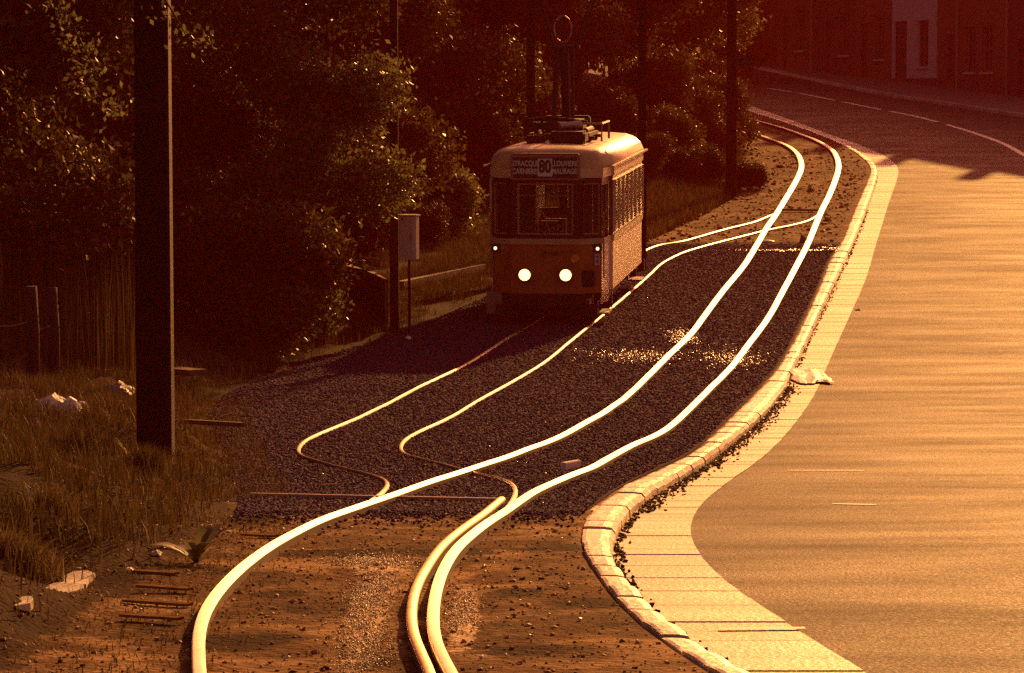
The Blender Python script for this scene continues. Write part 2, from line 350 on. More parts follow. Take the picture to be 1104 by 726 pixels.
def mix_humus(m):
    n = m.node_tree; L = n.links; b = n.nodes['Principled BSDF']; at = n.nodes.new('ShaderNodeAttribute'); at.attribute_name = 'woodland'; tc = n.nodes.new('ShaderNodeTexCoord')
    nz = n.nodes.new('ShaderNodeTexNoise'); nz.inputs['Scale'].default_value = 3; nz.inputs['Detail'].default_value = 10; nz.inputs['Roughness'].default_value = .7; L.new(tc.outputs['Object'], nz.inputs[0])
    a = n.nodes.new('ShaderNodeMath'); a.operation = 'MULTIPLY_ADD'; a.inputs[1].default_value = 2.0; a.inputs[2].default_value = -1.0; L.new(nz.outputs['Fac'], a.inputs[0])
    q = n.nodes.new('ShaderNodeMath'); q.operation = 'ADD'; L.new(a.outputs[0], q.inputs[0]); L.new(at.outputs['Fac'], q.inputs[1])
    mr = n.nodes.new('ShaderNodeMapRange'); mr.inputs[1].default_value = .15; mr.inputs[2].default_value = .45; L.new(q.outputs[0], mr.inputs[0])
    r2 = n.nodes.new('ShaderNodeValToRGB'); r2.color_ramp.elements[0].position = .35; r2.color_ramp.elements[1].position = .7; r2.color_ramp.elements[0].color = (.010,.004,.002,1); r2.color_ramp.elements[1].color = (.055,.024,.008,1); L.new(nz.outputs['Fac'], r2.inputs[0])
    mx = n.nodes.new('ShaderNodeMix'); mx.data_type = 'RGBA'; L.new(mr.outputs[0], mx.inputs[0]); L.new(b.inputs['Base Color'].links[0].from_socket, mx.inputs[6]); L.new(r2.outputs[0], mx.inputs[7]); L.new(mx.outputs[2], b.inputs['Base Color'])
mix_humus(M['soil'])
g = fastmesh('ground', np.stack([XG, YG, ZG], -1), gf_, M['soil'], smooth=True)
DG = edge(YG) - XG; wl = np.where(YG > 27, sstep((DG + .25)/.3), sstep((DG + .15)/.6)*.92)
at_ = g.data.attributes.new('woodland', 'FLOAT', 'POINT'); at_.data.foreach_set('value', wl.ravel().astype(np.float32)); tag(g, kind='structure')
# exact surface height (nearest grid interpolation) for planting
def gsurf(x, y):
    i = int(np.clip(np.searchsorted(YS, y), 1, len(YS)-1)); w = (y-YS[i-1])/(YS[i]-YS[i-1])
    z0 = np.interp(x, XG[i-1], ZG[i-1]); z1 = np.interp(x, XG[i], ZG[i]); return float(z0*(1-w) + z1*w)
# skyline beyond the sheet: ground continues flat far out
# ballast sheet
yb = np.arange(25.6, 79, .3); ub = np.linspace(0, 1, 40)
YB, UB = np.meshgrid(yb, ub, indexing='ij')
wob = .18*np.sin(YB*1.3) + .12*np.sin(YB*3.1+1)
XB = (edge(YB) - .2 + wob) * (1-UB) + (fKL(YB) - .04)*UB
YB2 = YB + np.where((YB < 27.5), (27.5-YB)/1.9*(.28*np.sin(XB*2.3) + .16*np.sin(XB*5.7+1) + .10*np.sin(XB*13)), 0)
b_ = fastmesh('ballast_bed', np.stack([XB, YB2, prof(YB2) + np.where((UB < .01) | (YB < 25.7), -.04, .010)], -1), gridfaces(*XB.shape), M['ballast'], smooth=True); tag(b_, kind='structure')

def strip(name, f0, f1, y0, y1, dy, nc, dz, m, crown=0.0):
    y = np.arange(y0, y1, dy); u = np.linspace(0, 1, nc); Y_, U_ = np.meshgrid(y, u, indexing='ij')
    X_ = f0(Y_)*(1-U_) + f1(Y_)*U_
    o = fastmesh(name, np.stack([X_, Y_, prof(Y_) + dz + crown*4*U_*(1-U_)], -1), gridfaces(*X_.shape), m, smooth=True); tag(o, kind='structure'); return o
strip('road', lambda y: fGR(y), fRR, -8, 300, .5, 14, -.10, M['asphalt'], .02)
# kerb: rounded blocks
def along(f, y0, y1, step):
    y = np.arange(y0, y1, .05); x = f(y); s = np.concatenate([[0], np.cumsum(np.hypot(np.diff(x), np.diff(y)))])
    t = np.arange(0, s[-1], step); return np.interp(t, s, y)
kb = MB(); yk = along(fKL, 6, 150, .62)
for i in range(len(yk)-1):
    ya, yb_ = yk[i] + .012, yk[i+1] - .012; jz = random.uniform(-.012, .012); jx = random.uniform(-.008, .008)
    pts = []; rows = 5
    for r_ in range(rows):
        t = r_/(rows-1); y = ya*(1-t) + yb_*t; bul = .012*(4*t*(1-t))
        xl, xr = float(fKL(y)) + jx, float(fKR(y)) + jx; z = float(prof(y)) + jz
        prof_ = [(xl, -.2), (xl - .0, .012 + .6*bul), (xl + .12*(xr-xl), .014+bul), (xl + .6*(xr-xl), .012+bul), (xl + .88*(xr-xl), .004+bul), (xr, -.03), (xr+.01, -.2)]
        pts += [(a, y, z + b) for a, b in prof_]
    n = 7
    fs = [(r_*n+k, r_*n+k+1, (r_+1)*n+k+1, (r_+1)*n+k) for r_ in range(rows-1) for k in range(n-1)] + [tuple(range(n)), tuple(range(rows*n-1, (rows-1)*n-1, -1))]
    kb.add(pts, fs)
tag(kb.build('kerb', M['kerb'], smooth=False), kind='structure')
gt = MB(); yg = along(lambda y: (fKR(y)+fGR(y))/2, 6, 150, .42)
for i in range(len(yg)-1):
    j = random.uniform(-.004, .004); gap = .006 if random.random() > .12 else .016
    ya, yb_ = yg[i] + gap, yg[i+1] - gap
    a0, a1, b0, b1 = float(fKR(ya))+.0, float(fGR(ya)), float(fKR(yb_)), float(fGR(yb_))
    za, zb = float(prof(ya)) - .088 + j, float(prof(yb_)) - .088 + j
    gt.add([(a0, ya, za), (a1, ya, za), (b1, yb_, zb), (b0, yb_, zb), (a0, ya, za-.06), (a1, ya, za-.06), (b1, yb_, zb-.06), (b0, yb_, zb-.06)],
           [(0,1,2,3), (0,4,5,1), (1,5,6,2), (2,6,7,3), (3,7,4,0)])
strip('gutter_bed', lambda y: fKR(y), lambda y: fGR(y), 5, 155, .5, 4, -.096, M['paving'])
tag(gt.build('gutter_slabs', M['concrete']), kind='structure')
# far pavement with kerb
fac_pts = [P(x, y, 0, profonly) for x, y in [(1104,106),(960,91),(845,74)]]
A0 = fac_pts[0]; A1 = fac_pts[2]
fdir = Vector((A1.x-A0.x, A1.y-A0.y, 0)).normalized(); fnrm = Vector((-fdir.y, fdir.x, 0))
if fnrm.x > 0: fnrm = -fnrm          # towards the road
facX = lambda y: A0.x + (np.asarray(y, float) - A0.y) * fdir.x/fdir.y
strip('pavement', lambda y: fRR(y) + .14, lambda y: np.maximum(facX(y) + .4, fRR(y)+.6), 100, 190, 1, 5, .03, M['paving'])
pk = MB(); ypk = along(fRR, 98, 190, 1.0)
for i in range(len(ypk)-1):
    ya, yb_ = ypk[i] + .01, ypk[i+1] - .01; a, b = float(fRR(ya)), float(fRR(yb_)); za, zb = float(prof(ya)), float(prof(yb_))
    pk.add([(a,ya,za+.034),(a+.15,ya,za+.034),(b+.15,yb_,zb+.034),(b,yb_,zb+.034),(a,ya,za-.2),(a+.15,ya,za-.2),(b+.15,yb_,zb-.2),(b,yb_,zb-.2)], [(0,1,2,3),(0,4,5,1),(2,6,7,3),(3,7,4,0),(1,5,6,2)])
tag(pk.build('pavement_kerb', M['kerb']), kind='structure')
# painted markings (one sheet each for the dashed centre line and the short worn strokes)
rm = MB()
def roadz(x, y):
    u = (x - float(fGR(y)))/(float(fRR(y))-float(fGR(y))); return float(prof(y)) - .10 + .08*u*(1-u) + .006
def dash(p0, p1, w):
    a = P(*p0, -.1, profonly); b = P(*p1, -.1, profonly); d = (b-a); d.z = 0; s = Vector((-d.y, d.x, 0)).normalized()*w/2; n = max(2, int(d.length/1.0)); v = []
    for i in range(n+1):
        p = a + d*i/n
        for q in (p-s, p+s): v.append((q.x, q.y, roadz(q.x, q.y)))
    rm.add(v, [(2*i, 2*i+1, 2*i+3, 2*i+2) for i in range(n)])
cl = [(1120,176),(1104,168),(1080,155),(1040,141),(990,127),(940,117),(900,109),(860,101),(828,96)]
cs = [tuple(p) for p in spline(cl, 10)]
acc = 0
for i in range(0, len(cs)-1):
    if (i % 12) < 10 or i < 26: dash(cs[i], cs[i+1], .20)
dash((850,508.2),(932,509),.075); dash((898,545),(944,546.5),.08)
tag(rm.build('road_markings', M['paint']), kind='structure')
gm = MB()
a, b = P(775,678,-.08,profonly), P(868,677,-.08,profonly)
gm.add([(a.x,a.y-.04,float(prof(a.y-.04))-.079),(b.x,b.y-.04,float(prof(b.y-.04))-.079),(b.x,b.y+.04,float(prof(b.y+.04))-.079),(a.x,a.y+.04,float(prof(a.y+.04))-.079)], [(0,1,2,3)])
tag(gm.build('gutter_markings', M['paint']), kind='structure')

# ------------------------------------------------------------------ rails
def rail(name, pts, label, w0=.066, w1=.17, top=.075, m=None, group='rails of the tramway', slope=False):
    sp = [P(x, y, top, profonly) for x, y in spline(pts, 6)]
    # resample evenly
    s = [0]
    for i in range(1, len(sp)): s.append(s[-1] + (sp[i]-sp[i-1]).length)
    n = max(6, int(s[-1]/.35)); t = np.linspace(0, s[-1], n)
    X_, Y_ = np.interp(t, s, [p.x for p in sp]), np.interp(t, s, [p.y for p in sp])
    for _ in range(2):
        X_[1:-1] = .25*X_[:-2] + .5*X_[1:-1] + .25*X_[2:]; Y_[1:-1] = .25*Y_[:-2] + .5*Y_[1:-1] + .25*Y_[2:]
    mb = MB(); vs_ = []; 
    for i in range(n):
        i0, i1 = max(0, i-1), min(n-1, i+1); d = Vector((X_[i1]-X_[i0], Y_[i1]-Y_[i0], 0)).normalized(); s_ = Vector((d.y, -d.x, 0))
        w = w0 + (w1-w0)*float(sstep((Y_[i]-20)/90)); h = w/2  # head widens with distance, imitating the spread of its glare
        z = float(prof(Y_[i])) + top + .006*mnoise.noise(Vector((X_[i], Y_[i]*.6, 3)))
        c = Vector((X_[i], Y_[i], z))
        for a, b in [(-h*.9,-.11),(-h*.97,-.03),(-h,-.016),(-h*.9,-.003),(-h*.5,.003),(0,.003),(h*.45,0),(h*.85,-.009),(h,-.022),(h*.95,-.035),(h*.9,-.11)]:
            vs_.append(c + s_*a + Vector((0, 0, b)))
    k = 11
    fs = [(i*k+j, i*k+j+1, (i+1)*k+j+1, (i+1)*k+j) for i in range(n-1) for j in range(k-1)] + [tuple(range(k-1, -1, -1)), tuple(range((n-1)*k, n*k))]
    mb.add(vs_, fs); o = mb.build(name, [m or M['rail'], M['rust']], smooth=True)
    uv = o.data.uv_layers.new(name='UVMap'); uvd = np.zeros((len(o.data.loops), 2), np.float32)
    li = np.zeros(len(o.data.loops), np.int32); o.data.loops.foreach_get('vertex_index', li); uvd[:, 0] = (li % k)/(k-1); uvd[:, 1] = (li//k)*.5; uv.data.foreach_set('uv', uvd.ravel())
    mi_ = [1 if (q < (n-1)*(k-1) and (q % (k-1)) in (0, 1, k-3, k-2)) else 0 for q in range(len(o.data.polygons))]; o.data.polygons.foreach_set('material_index', mi_)
    tag(o, label, 'rail', group); return o
mainL = [(222,790),(215,726),(214,700),(214,679),(224,651),(248,621),(287,590),(339,562),(395,542),(455,521),(501,506),(550,490),(600,471),(623,459),(650,444),(677,425),(700,403),(723,380),(745,359),(762,336),(781,311),(801,287),(815,265),(826,246),(837,230),(848,212),(859,193),(864,179),(860,166),(849,157),(829,149),(798,139),(770,131)]
mainR = [(520,790),(487,723),(469,687),(467,655),(473,624),(487,596),(511,572),(547,548),(575,529),(608,514),(639,502),(677,481),(716,463),(743,440),(766,417),(789,394),(808,369),(828,342),(843,315),(858,287),(870,264),(878,245),(885,228),(893,212),(900,195),(904,179),(900,165),(889,155.5),(873,148),(842,137),(801,126),(775,119)]
rail('main_rail', mainL, 'bright left hand rail of the main track, sweeping round from the bottom left corner')
rail('main_rail', mainR, 'bright right hand rail of the main track, the one nearer to the kerb')
rail('guard_rail', [(475,760),(465,726),(459,711),(445,679),(445,643),(459,611),(483,580),(519,554),(541,536)], 'dull yellow guard rail lying just left of the right main rail in the foreground', .06, .06, .065, M['guard'], None)
rail('siding_rail', [(397,541),(411,531),(418,522.5),(415,516),(398,510),(363,502),(334,494),(322,488),(324,479),(339,469),(374,455),(415,436),(453,416),(501,393),(540,368.6),(590,338),(640,306),(699,268),(735,260),(785,246),(812,239.5),(833,231)],
     'thin left hand rail of the siding that runs under the tram', .04, .07, .04, M['rail2'])
rail('siding_rail', [(545,549),(553,538),(556,527),(549,518),(528,512),(501,506.5),(473,498),(442,491),(432,484.6),(436,474),(453,464),(484,450),(518,429.5),(553,410.6),(587,390),(614,368),(655,335),(697,299),(713,284),(735,272.5),(763,264),(790,257),(826,248),(856,242),(873,237),(884,230)],
     'thin right hand rail of the siding, crossing the left main rail before the tram', .04, .07, .04, M['rail2'])
def bar(name, p0, p1, w, h, m, label, cat, dz=.02, group=None):
    a = P(*p0, 0, profonly); b = P(*p1, 0, profonly); d = b-a; L = d.length
    mb = MB(); mb.box((0, -w/2, 0), (L, w/2, h), bev=min(w, h)*.15)
    o = mb.build(name, m); o.location = (a.x, a.y, min(float(prof(a.y)), float(prof(b.y))) + dz); o.rotation_euler = (0, -math.asin((b.z-a.z)/L), math.atan2(d.y, d.x)); o.location.z = float(prof(a.y)) + dz
    tag(o, label, cat, group); return o
bar('switch_rod', (270,538), (545,544), .035, .02, M['sill0'], 'long thin rod lying across the main track at the near edge of the ballast', 'rod', .03)
bar('switch_rod', (838,228.5), (884,229), .06, .05, M['rust'], 'short rusty rod across the main track where the far turnout begins', 'rod', .03)
bar('check_block', (607,509), (624,506), .05, .09, M['paper'], 'short shiny block beside the right main rail near its bend', 'rail block', .0)
for i, (x0, y0, x1, y1) in enumerate([(262,580,298,582),(150,636,205,640),(135,652,205,657),(132,668,195,672),(145,620,190,623)]):
    bar('sleeper', (x0,y0), (x1,y1), .07, .015, M['sleeper'],
        ['sleeper end by the left main rail, just below the leafy dock plant', 'second lowest but two of the worn sleepers left of the bottom of the left rail', 'middle worn sleeper left of the bottom of the left rail', 'lowest worn sleeper left of the bottom of the left rail', 'topmost worn sleeper of the stack left of the left rail'][i], 'sleeper', .018, 'worn sleepers beside the left rail')

# ------------------------------------------------------------------ scattered stones (stuff)
OCT = np.array([(1,0,0),(-1,0,0),(0,1,0),(0,-1,0),(0,0,1),(0,0,-1)], float)
OF = np.array([(0,2,4),(2,1,4),(1,3,4),(3,0,4),(2,0,5),(1,2,5),(3,1,5),(0,3,5)])
def rocks(name, X_, Y_, Z_, S_, m):
    n = len(X_); V = OCT[None]*(1 + .35*rng.uniform(-1, 1, (n, 6, 3))) + .25*rng.uniform(-1, 1, (n, 6, 3))
    q = rng.normal(size=(n, 4)); q /= np.linalg.norm(q, axis=1)[:, None]; w, x, y, z = q.T
    Rm = np.stack([1-2*(y*y+z*z), 2*(x*y-z*w), 2*(x*z+y*w), 2*(x*y+z*w), 1-2*(x*x+z*z), 2*(y*z-x*w), 2*(x*z-y*w), 2*(y*z+x*w), 1-2*(x*x+y*y)], 1).reshape(n, 3, 3)
    V = np.einsum('nij,nkj->nki', Rm, V)*S_[:, None, None]*np.array([1, 1, .75]) + np.stack([X_, Y_, Z_], 1)[:, None]
    Fc = OF[None] + (np.arange(n)*6)[:, None, None]
    o = fastmesh(name, V, Fc.reshape(-1, 3), m); tag(o, kind='stuff'); return o
n = 120000
t = rng.uniform(0, 1, n); Yb = 25.6 + 52.4*t**1.25; Yb = np.where(rng.uniform(0, 1, n) < .02, 25.9 - rng.exponential(.45, n), Yb); u = rng.uniform(-.02, 1, n)
Xb = edge(Yb)*(1-u) + (fKL(Yb)-.08)*u; S = rng.uniform(.008, .021, n)*(1 + .012*(Yb-26))
rocks('ballast_stones', Xb, Yb, prof(Yb) + .014, S, M['stone'])
n = 9000
Yb = rng.uniform(11, 26, n); Xb = rng.uniform(-3.2, 1, n)*1.0; kk = Xb < fKL(Yb) - .03; Xb, Yb = Xb[kk], Yb[kk]; S = np.minimum(rng.exponential(.004, len(Xb)) + .003, .022)
rocks('pebbles', Xb, Yb, np.array([gsurf(a, b) for a, b in zip(Xb, Yb)]) + .003, S, M['pebble'])
n = 2500
Yb = rng.uniform(78, 112, n); u = rng.uniform(0, 1, n); Xb = edge(Yb)*(1-u) + (fKL(Yb)-.15)*u
rocks('track_gravel', Xb, Yb, prof(Yb) + .01, rng.exponential(.018, n) + .01, M['pebble'])

def cluster(spots, name, m, s0, s1):
    X_, Y_, S_ = [], [], []
    for px, py, rx, ry, n in spots:
        c = P(px, py, 0, profonly); X_ += list(c.x + rng.normal(0, rx, n)); Y_ += list(c.y + rng.normal(0, ry, n)); S_ += list(rng.uniform(s0, s1, n)*(1 + .03*max(0, c.y-20)))
    X_, Y_, S_ = map(np.array, (X_, Y_, S_)); rocks(name, X_, Y_, np.array([gsurf(a, b) for a, b in zip(X_, Y_)]) + .006 + np.where((Y_ > 26) & (Y_ < 78), .03, 0), S_, m)
n_ = 320; Yw = rng.uniform(12, 40, n_); Xw = np.where(rng.uniform(0,1,n_) < .5, rng.uniform(-2.5, 1.0, n_), rng.normal(-.4, .8, n_)); kk = (Xw < fKL(Yw)-.1); Yw, Xw = Yw[kk], Xw[kk]
rocks('white_pebbles', Xw, Yw, np.array([gsurf(a, b) for a, b in zip(Xw, Yw)]) + .012, rng.uniform(.007, .016, len(Xw)), mat('white_pebble', (.75,.68,.55), .4))
n_ = 260; Yw = rng.uniform(13, 25.5, n_); Xw = rng.uniform(-2.4, .5, n_); kk = (Xw < fKL(Yw)-.2) & (np.array([mnoise.noise(Vector((float(a)*1.2, float(b)*.5, 4))) for a, b in zip(Xw, Yw)]) > .05); Yw, Xw = Yw[kk], Xw[kk]
rocks('soil_clods', Xw, Yw, np.array([gsurf(a, b) for a, b in zip(Xw, Yw)]), rng.uniform(.008, .028, len(Xw)), mat('soil_clod', (.09,.045,.018), .95, spec=.1))
cluster([(398,645,.07,.8,2600),(402,606,.16,.28,1500),(392,700,.08,.6,1500),(497,660,.05,.6,900)], 'pale_gravel', M['paleearth'], .003, .008)
cluster([(850,272,.5,.12,500),(905,270,.25,.2,150),(690,386,.4,.7,500),(735,366,.12,.8,500),(790,388,.25,.9,500)], 'pale_chips_and_glints', M['chip_glint'], .006, .014)  # pale gravel strip, then chips imitating sun glints on the ballast
# litter in the gutter
n = 2600
Yb = np.concatenate([rng.uniform(27, 48, 1500), rng.uniform(12, 27, 500), rng.uniform(48, 90, 600)]); u = np.abs(rng.normal(0, .22, n))
dens = np.where((Yb > 27) & (Yb < 50), 1.0, .35)
Xb = fKR(Yb) + .01 + u*dens*.75*(fGR(Yb)-fKR(Yb))
rocks('gutter_litter', Xb, Yb, prof(Yb) - .08, rng.uniform(.006, .022, n), M['litter'])

# ------------------------------------------------------------------ the tram
TW = 1.08
def wall(mb, p0, p1, z0, z1, ops, mi=0, reveal=.05, mrev=None):
    """wall from p0 to p1 (plan), openings = (u0,u1,za,zb) cut out, with reveals towards the left of p0->p1"""
    p0 = Vector((*p0, 0)); p1 = Vector((*p1, 0)); d = (p1-p0); L = d.length; d /= L; nn = Vector((-d.y, d.x, 0))
    us_ = sorted({0, L, *[o[0] for o in ops], *[o[1] for o in ops]}); zs = sorted({z0, z1, *[o[2] for o in ops], *[o[3] for o in ops]})
    pt = lambda u, z, r=0: p0 + d*u + nn*r + Vector((0, 0, z))
    for i in range(len(us_)-1):
        for j in range(len(zs)-1):
            uc, zc = (us_[i]+us_[i+1])/2, (zs[j]+zs[j+1])/2
            if any(o[0] < uc < o[1] and o[2] < zc < o[3] for o in ops): continue
            mb.add([pt(us_[i], zs[j]), pt(us_[i+1], zs[j]), pt(us_[i+1], zs[j+1]), pt(us_[i], zs[j+1])], [(0,1,2,3)], mi)
    for (a, b, c, e) in ops:
        q = [pt(a, c), pt(b, c), pt(b, e), pt(a, e), pt(a, c, reveal), pt(b, c, reveal), pt(b, e, reveal), pt(a, e, reveal)]
        mb.add(q, [(0,4,5,1),(1,5,6,2),(2,6,7,3),(3,7,4,0)], mi if mrev is None else mrev)
M['t_orange'] = mat('tram_orange', (.42,.14,.03), .45, col2=(.26,.08,.018), scale=3, spec=.5)
M['t_cream'] = mat('tram_cream', (.86,.72,.52), .4, col2=(.76,.62,.43), scale=4, spec=.5)
M['t_dark'] = mat('tram_dark_paint', (.05,.018,.012), .4, spec=.5)
M['t_red'] = mat('tram_red_door', (.20,.02,.012), .45)
M['t_roof'] = mat('tram_roof', (.72,.54,.26), .42, col2=(.5,.36,.17), scale=4, bump=.15)
M['t_roofgrey'] = mat('tram_roof_deck', (.35,.27,.2), .6, col2=(.22,.16,.12), scale=5)
M['t_glass'] = mat('tram_glass', (.02,.02,.02), .06, alpha=.2, spec=.8)
M['t_black'] = mat('tram_underframe', (.02,.014,.012), .7)
M['t_metal'] = mat('tram_metal', (.32,.25,.2), .4, .9)
M['t_int'] = mat('tram_interior', (.12,.07,.04), .6)
M['lamp'] = mat('lamp_glass', (1,.9,.6), .2, emit=(1,.66,.17), estr=3.6)
M['lamp2'] = mat('marker_glass', (1,.9,.7), .2, emit=(1,.7,.4), estr=1.6)
M['amber'] = mat('amber_lens', (.7,.28,.08), .25)
M['white'] = mat('sign_white', (.75,.72,.68), .5)
M['blind'] = mat('backlit_blind', (.42,.38,.33), .5, emit=(1,.62,.5), estr=.02)
M['blue'] = mat('plate_blue', (.45,.45,.62), .5)
head = R(6.6)
fc = P(587, 352, 0, profonly)
tram = empty('tram', (fc.x + .02, fc.y, float(prof(fc.y)) + .075), -head)
dzdy = float(prof(fc.y+8) - prof(fc.y))/8; tram.rotation_euler = (math.atan(dzdy), 0, -head)
tag(tram, 'small old tram with cream sides, orange front and two lit headlights on the siding', 'tram')
LEN = 9.0
half = [(-.60, 0), (-.96, .28), (-1.03, 1.12), (-TW, 1.18), (-TW, LEN-1.18), (-1.03, LEN-1.12), (-.96, LEN-.28), (-.60, LEN)]
outl = half + [(-x, y) for x, y in reversed(half)]        # clockwise seen from above? starts at front left, goes back, returns on the right
outl = outl[::-1]                                           # front right -> ... counter clockwise
# lower body
segs = [(outl[i], outl[(i+1) % len(outl)]) for i in range(len(outl))]
low = MB(); up = MB(); gl = MB()
for (a, b) in segs:
    front = max(a[1], b[1]) <= .001 or min(a[1], b[1]) >= LEN-.001
    ang = (max(a[1], b[1]) <= .3) or (min(a[1], b[1]) >= LEN-.3)
    side = abs(a[0]) > TW-.01 and abs(b[0]) > TW-.01
    Lg = math.dist(a, b)
    wall(low, b, a, .50, 1.36, [], 0 if (front or ang) else 1)
    if side: 
        nW = 7; st = Lg/nW; ops = [(k*st+.05, (k+1)*st-.05, 1.52, 2.44) for k in range(nW)]
        wall(up, b, a, 1.46, 2.52, ops, 1)
    elif front: wall(up, b, a, 1.36, 2.52, [(.10, 1.10, 1.52, 2.44)], 0)
    elif ang: wall(up, b, a, 1.36, 2.52, [(.05, Lg-.05, 1.52, 2.44)], 0)
    elif Lg > .5: wall(up, b, a, 2.503, 2.52, [], 0)
    else: wall(up, b, a, 1.46, 2.52, [], 0)
    if Lg > .2 and not (Lg > .5 and not side and not front):
        d = Vector((a[0]-b[0], a[1]-b[1], 0)).normalized(); nn = Vector((-d.y, d.x, 0))*.03
        q = [Vector((*b, 1.5))+nn, Vector((*a, 1.5))+nn, Vector((*a, 2.46))+nn, Vector((*b, 2.46))+nn]; gl.add(q, [(0,1,2,3)])
low.build('body_panel', [M['t_orange'], M['t_cream']], tram)
up.build('window_surround', [M['t_dark'], M['t_cream']], tram)
gl.build('window_glass', M['t_glass'], tram)
def ring(mb, off, z0, z1, mi=0, poly=None):
    poly = poly or outl; c = Vector((0, LEN/2))
    pts = []
    for x, y in poly:
        pts.append((x + (off if x > 0 else -off), y + (off if y > LEN/2 else -off)))
    mb.prism(pts, z0, z1, mi)
bl = MB(); 
def band(mb, off, z0, z1, mi=0):
    n_ = len(outl); o2 = [(x + (off if x > 0 else -off), y + (off if y > LEN/2 else -off)) for x, y in outl]
    vs_ = [(x, y, z0) for x, y in outl] + [(x, y, z0) for x, y in o2] + [(x, y, z1) for x, y in o2] + [(x, y, z1) for x, y in outl]
    fs = []
    for i in range(n_):
        j = (i+1) % n_
        fs += [(i, j, n_+j, n_+i), (n_+i, n_+j, 2*n_+j, 2*n_+i), (2*n_+i, 2*n_+j, 3*n_+j, 3*n_+i)]
    mb.add(vs_, fs, mi)
band(bl, .025, 1.36, 1.46); bl.build('belt_rail', mat('belt_paint', (.45,.34,.2), .5), tram)
# cornice band and domed roof
cb = MB(); band(cb, .03, 2.52, 2.68); cb.build('cornice_band', mat('cornice_paint', (.68,.54,.34), .45), tram)
rf = MB(); secs = [(0, 2.68, 1.03), (.0, 2.76, 1.035), (.06, 2.88, 1.0), (.16, 2.97, .93), (.30, 3.02, .8), (.55, 3.05, .55), (.9, 3.07, .2)]
nn_ = len(outl)
def inset(poly, d):
    out = []
    for x, y in poly:
        sx = max(0.02, (abs(x) - d)); yy = min(max(y, d*1.15), LEN-d*1.15) ; out.append((math.copysign(sx, x), yy))
    return out
vs_ = []; 
base_o = [(x*1.03, y + (.03 if y > LEN/2 else -.03)) for x, y in outl]
for d, z, _ in secs: vs_ += [(x, y, z) for x, y in inset(base_o, d)]
fs = [(k*nn_+i, k*nn_+(i+1) % nn_, (k+1)*nn_+(i+1) % nn_, (k+1)*nn_+i) for k in range(len(secs)-1) for i in range(nn_)] + [tuple(range((len(secs)-1)*nn_, len(secs)*nn_))]
rf.add(vs_, fs); rf.build('roof', M['t_roof'], tram, smooth=True)
gu = MB(); gu.box((TW+.03, .5, 2.69), (TW+.075, LEN-.5, 2.72)); gu.box((-TW-.075, .5, 2.69), (-TW-.03, LEN-.5, 2.72)); gu.build('rain_gutter', M['t_roof'], tram)
# doors on the tapered vestibule sides (left/right, front and rear)
for sx in (1, -1):
    for (y0, y1) in ((.28, 1.12), (LEN-.28, LEN-1.12)):
        d0 = Vector((sx*.94, y0, 0)); d1 = Vector((sx*1.01, y1, 0)); dr = MB()
        a, b = ((d0.x, d0.y), (d1.x, d1.y)); Lg = math.dist(a, b)
        wall(dr, a, b, .30, 2.50, [(.08, Lg-.08, 1.42, 2.38)], 0, reveal=.03*(1 if sx > 0 else -1))
        do = dr.build('door', M['t_red'], tram)
        pn = MB(); dv = (d1-d0).normalized(); q = [d0+dv*.07+Vector((-.015*sx,0,1.41)), d1-dv*.07+Vector((-.015*sx,0,1.41)), d1-dv*.07+Vector((-.015*sx,0,2.39)), d0+dv*.07+Vector((-.015*sx,0,2.39))]
        pn.add(q, [(0,1,2,3)]); pn.build('pane', M['t_glass'], do)
        hn = MB(); e = d0 + dv*.04; hn.tube([(e.x+.05*sx, e.y, .75), (e.x+.05*sx, e.y, 1.9)], .014, 6); hn.build('handrail', M['t_metal'], do)
        stp = MB(); ya, yb_ = min(y0, y1), max(y0, y1)
        xa, xb = sorted((sx*.80, sx*1.08)); stp.box((xa, ya, .12), (xb, yb_, .15)); stp.box((xa, ya, .15), (xa+.02 if sx > 0 else xa+.28, ya+.03, .50)); stp.box((xb-.02 if sx > 0 else xb-.28, yb_-.03, .15), (xb, yb_, .50))
        stp.build('step', M['t_metal'], tram)
# front details
fp = MB(); fp.box((-.60, -.05, 2.47), (.60, .30, 2.95), bev=.02); sg = fp.build('destination_box', M['t_dark'], tram)
fr = MB()
for (x0, z0, x1, z1) in ((-.60,2.49,.60,2.52),(-.60,2.88,.60,2.93),(-.60,2.52,-.56,2.88),(.56,2.52,.60,2.88)): fr.box((x0,-.075,z0),(x1,-.051,z1))
fr.build('sign_frame', mat('sign_frame_paint', (.30,.15,.08), .5), sg)
def text(s, size, loc, m, parent, name='lettering', sx=1.0, rot=(math.pi/2, 0, 0), bold=.0):
    cu = bpy.data.curves.new(name, 'FONT'); cu.body = s; cu.size = size; cu.align_x = 'CENTER'; cu.align_y = 'CENTER'; cu.extrude = .003; cu.offset = bold
    tmp = bpy.data.objects.new(name+'_tmp', cu); COL.objects.link(tmp); bpy.context.view_layer.update()
    me = bpy.data.meshes.new_from_object(tmp.evaluated_get(bpy.context.evaluated_depsgraph_get())); bpy.data.objects.remove(tmp)
    me.materials.clear(); me.materials.append(m)
    o = bpy.data.objects.new(name, me); COL.objects.link(o); o.parent = parent; o.location = loc; o.rotation_euler = rot; o.scale = (sx, 1, 1); return o
nb = MB(); nb.box((-.125,-.075,2.55),(.125,-.052,2.86)); nb.build('number_blind', M['blind'], sg)
text('80', .30, (0, -.081, 2.715), M['t_dark'], sg, 'route_number', .72, bold=.012)
for s_, x, z in (('STRACQUE', -.34, 2.77), ('CARNIERES', -.34, 2.635), ('LLOUVIERE', .34, 2.77), ('MAURAGE', .34, 2.635)):
    text(s_, .13, (x, -.057, z), M['blind'], sg, 'place_name', .72, bold=.003)
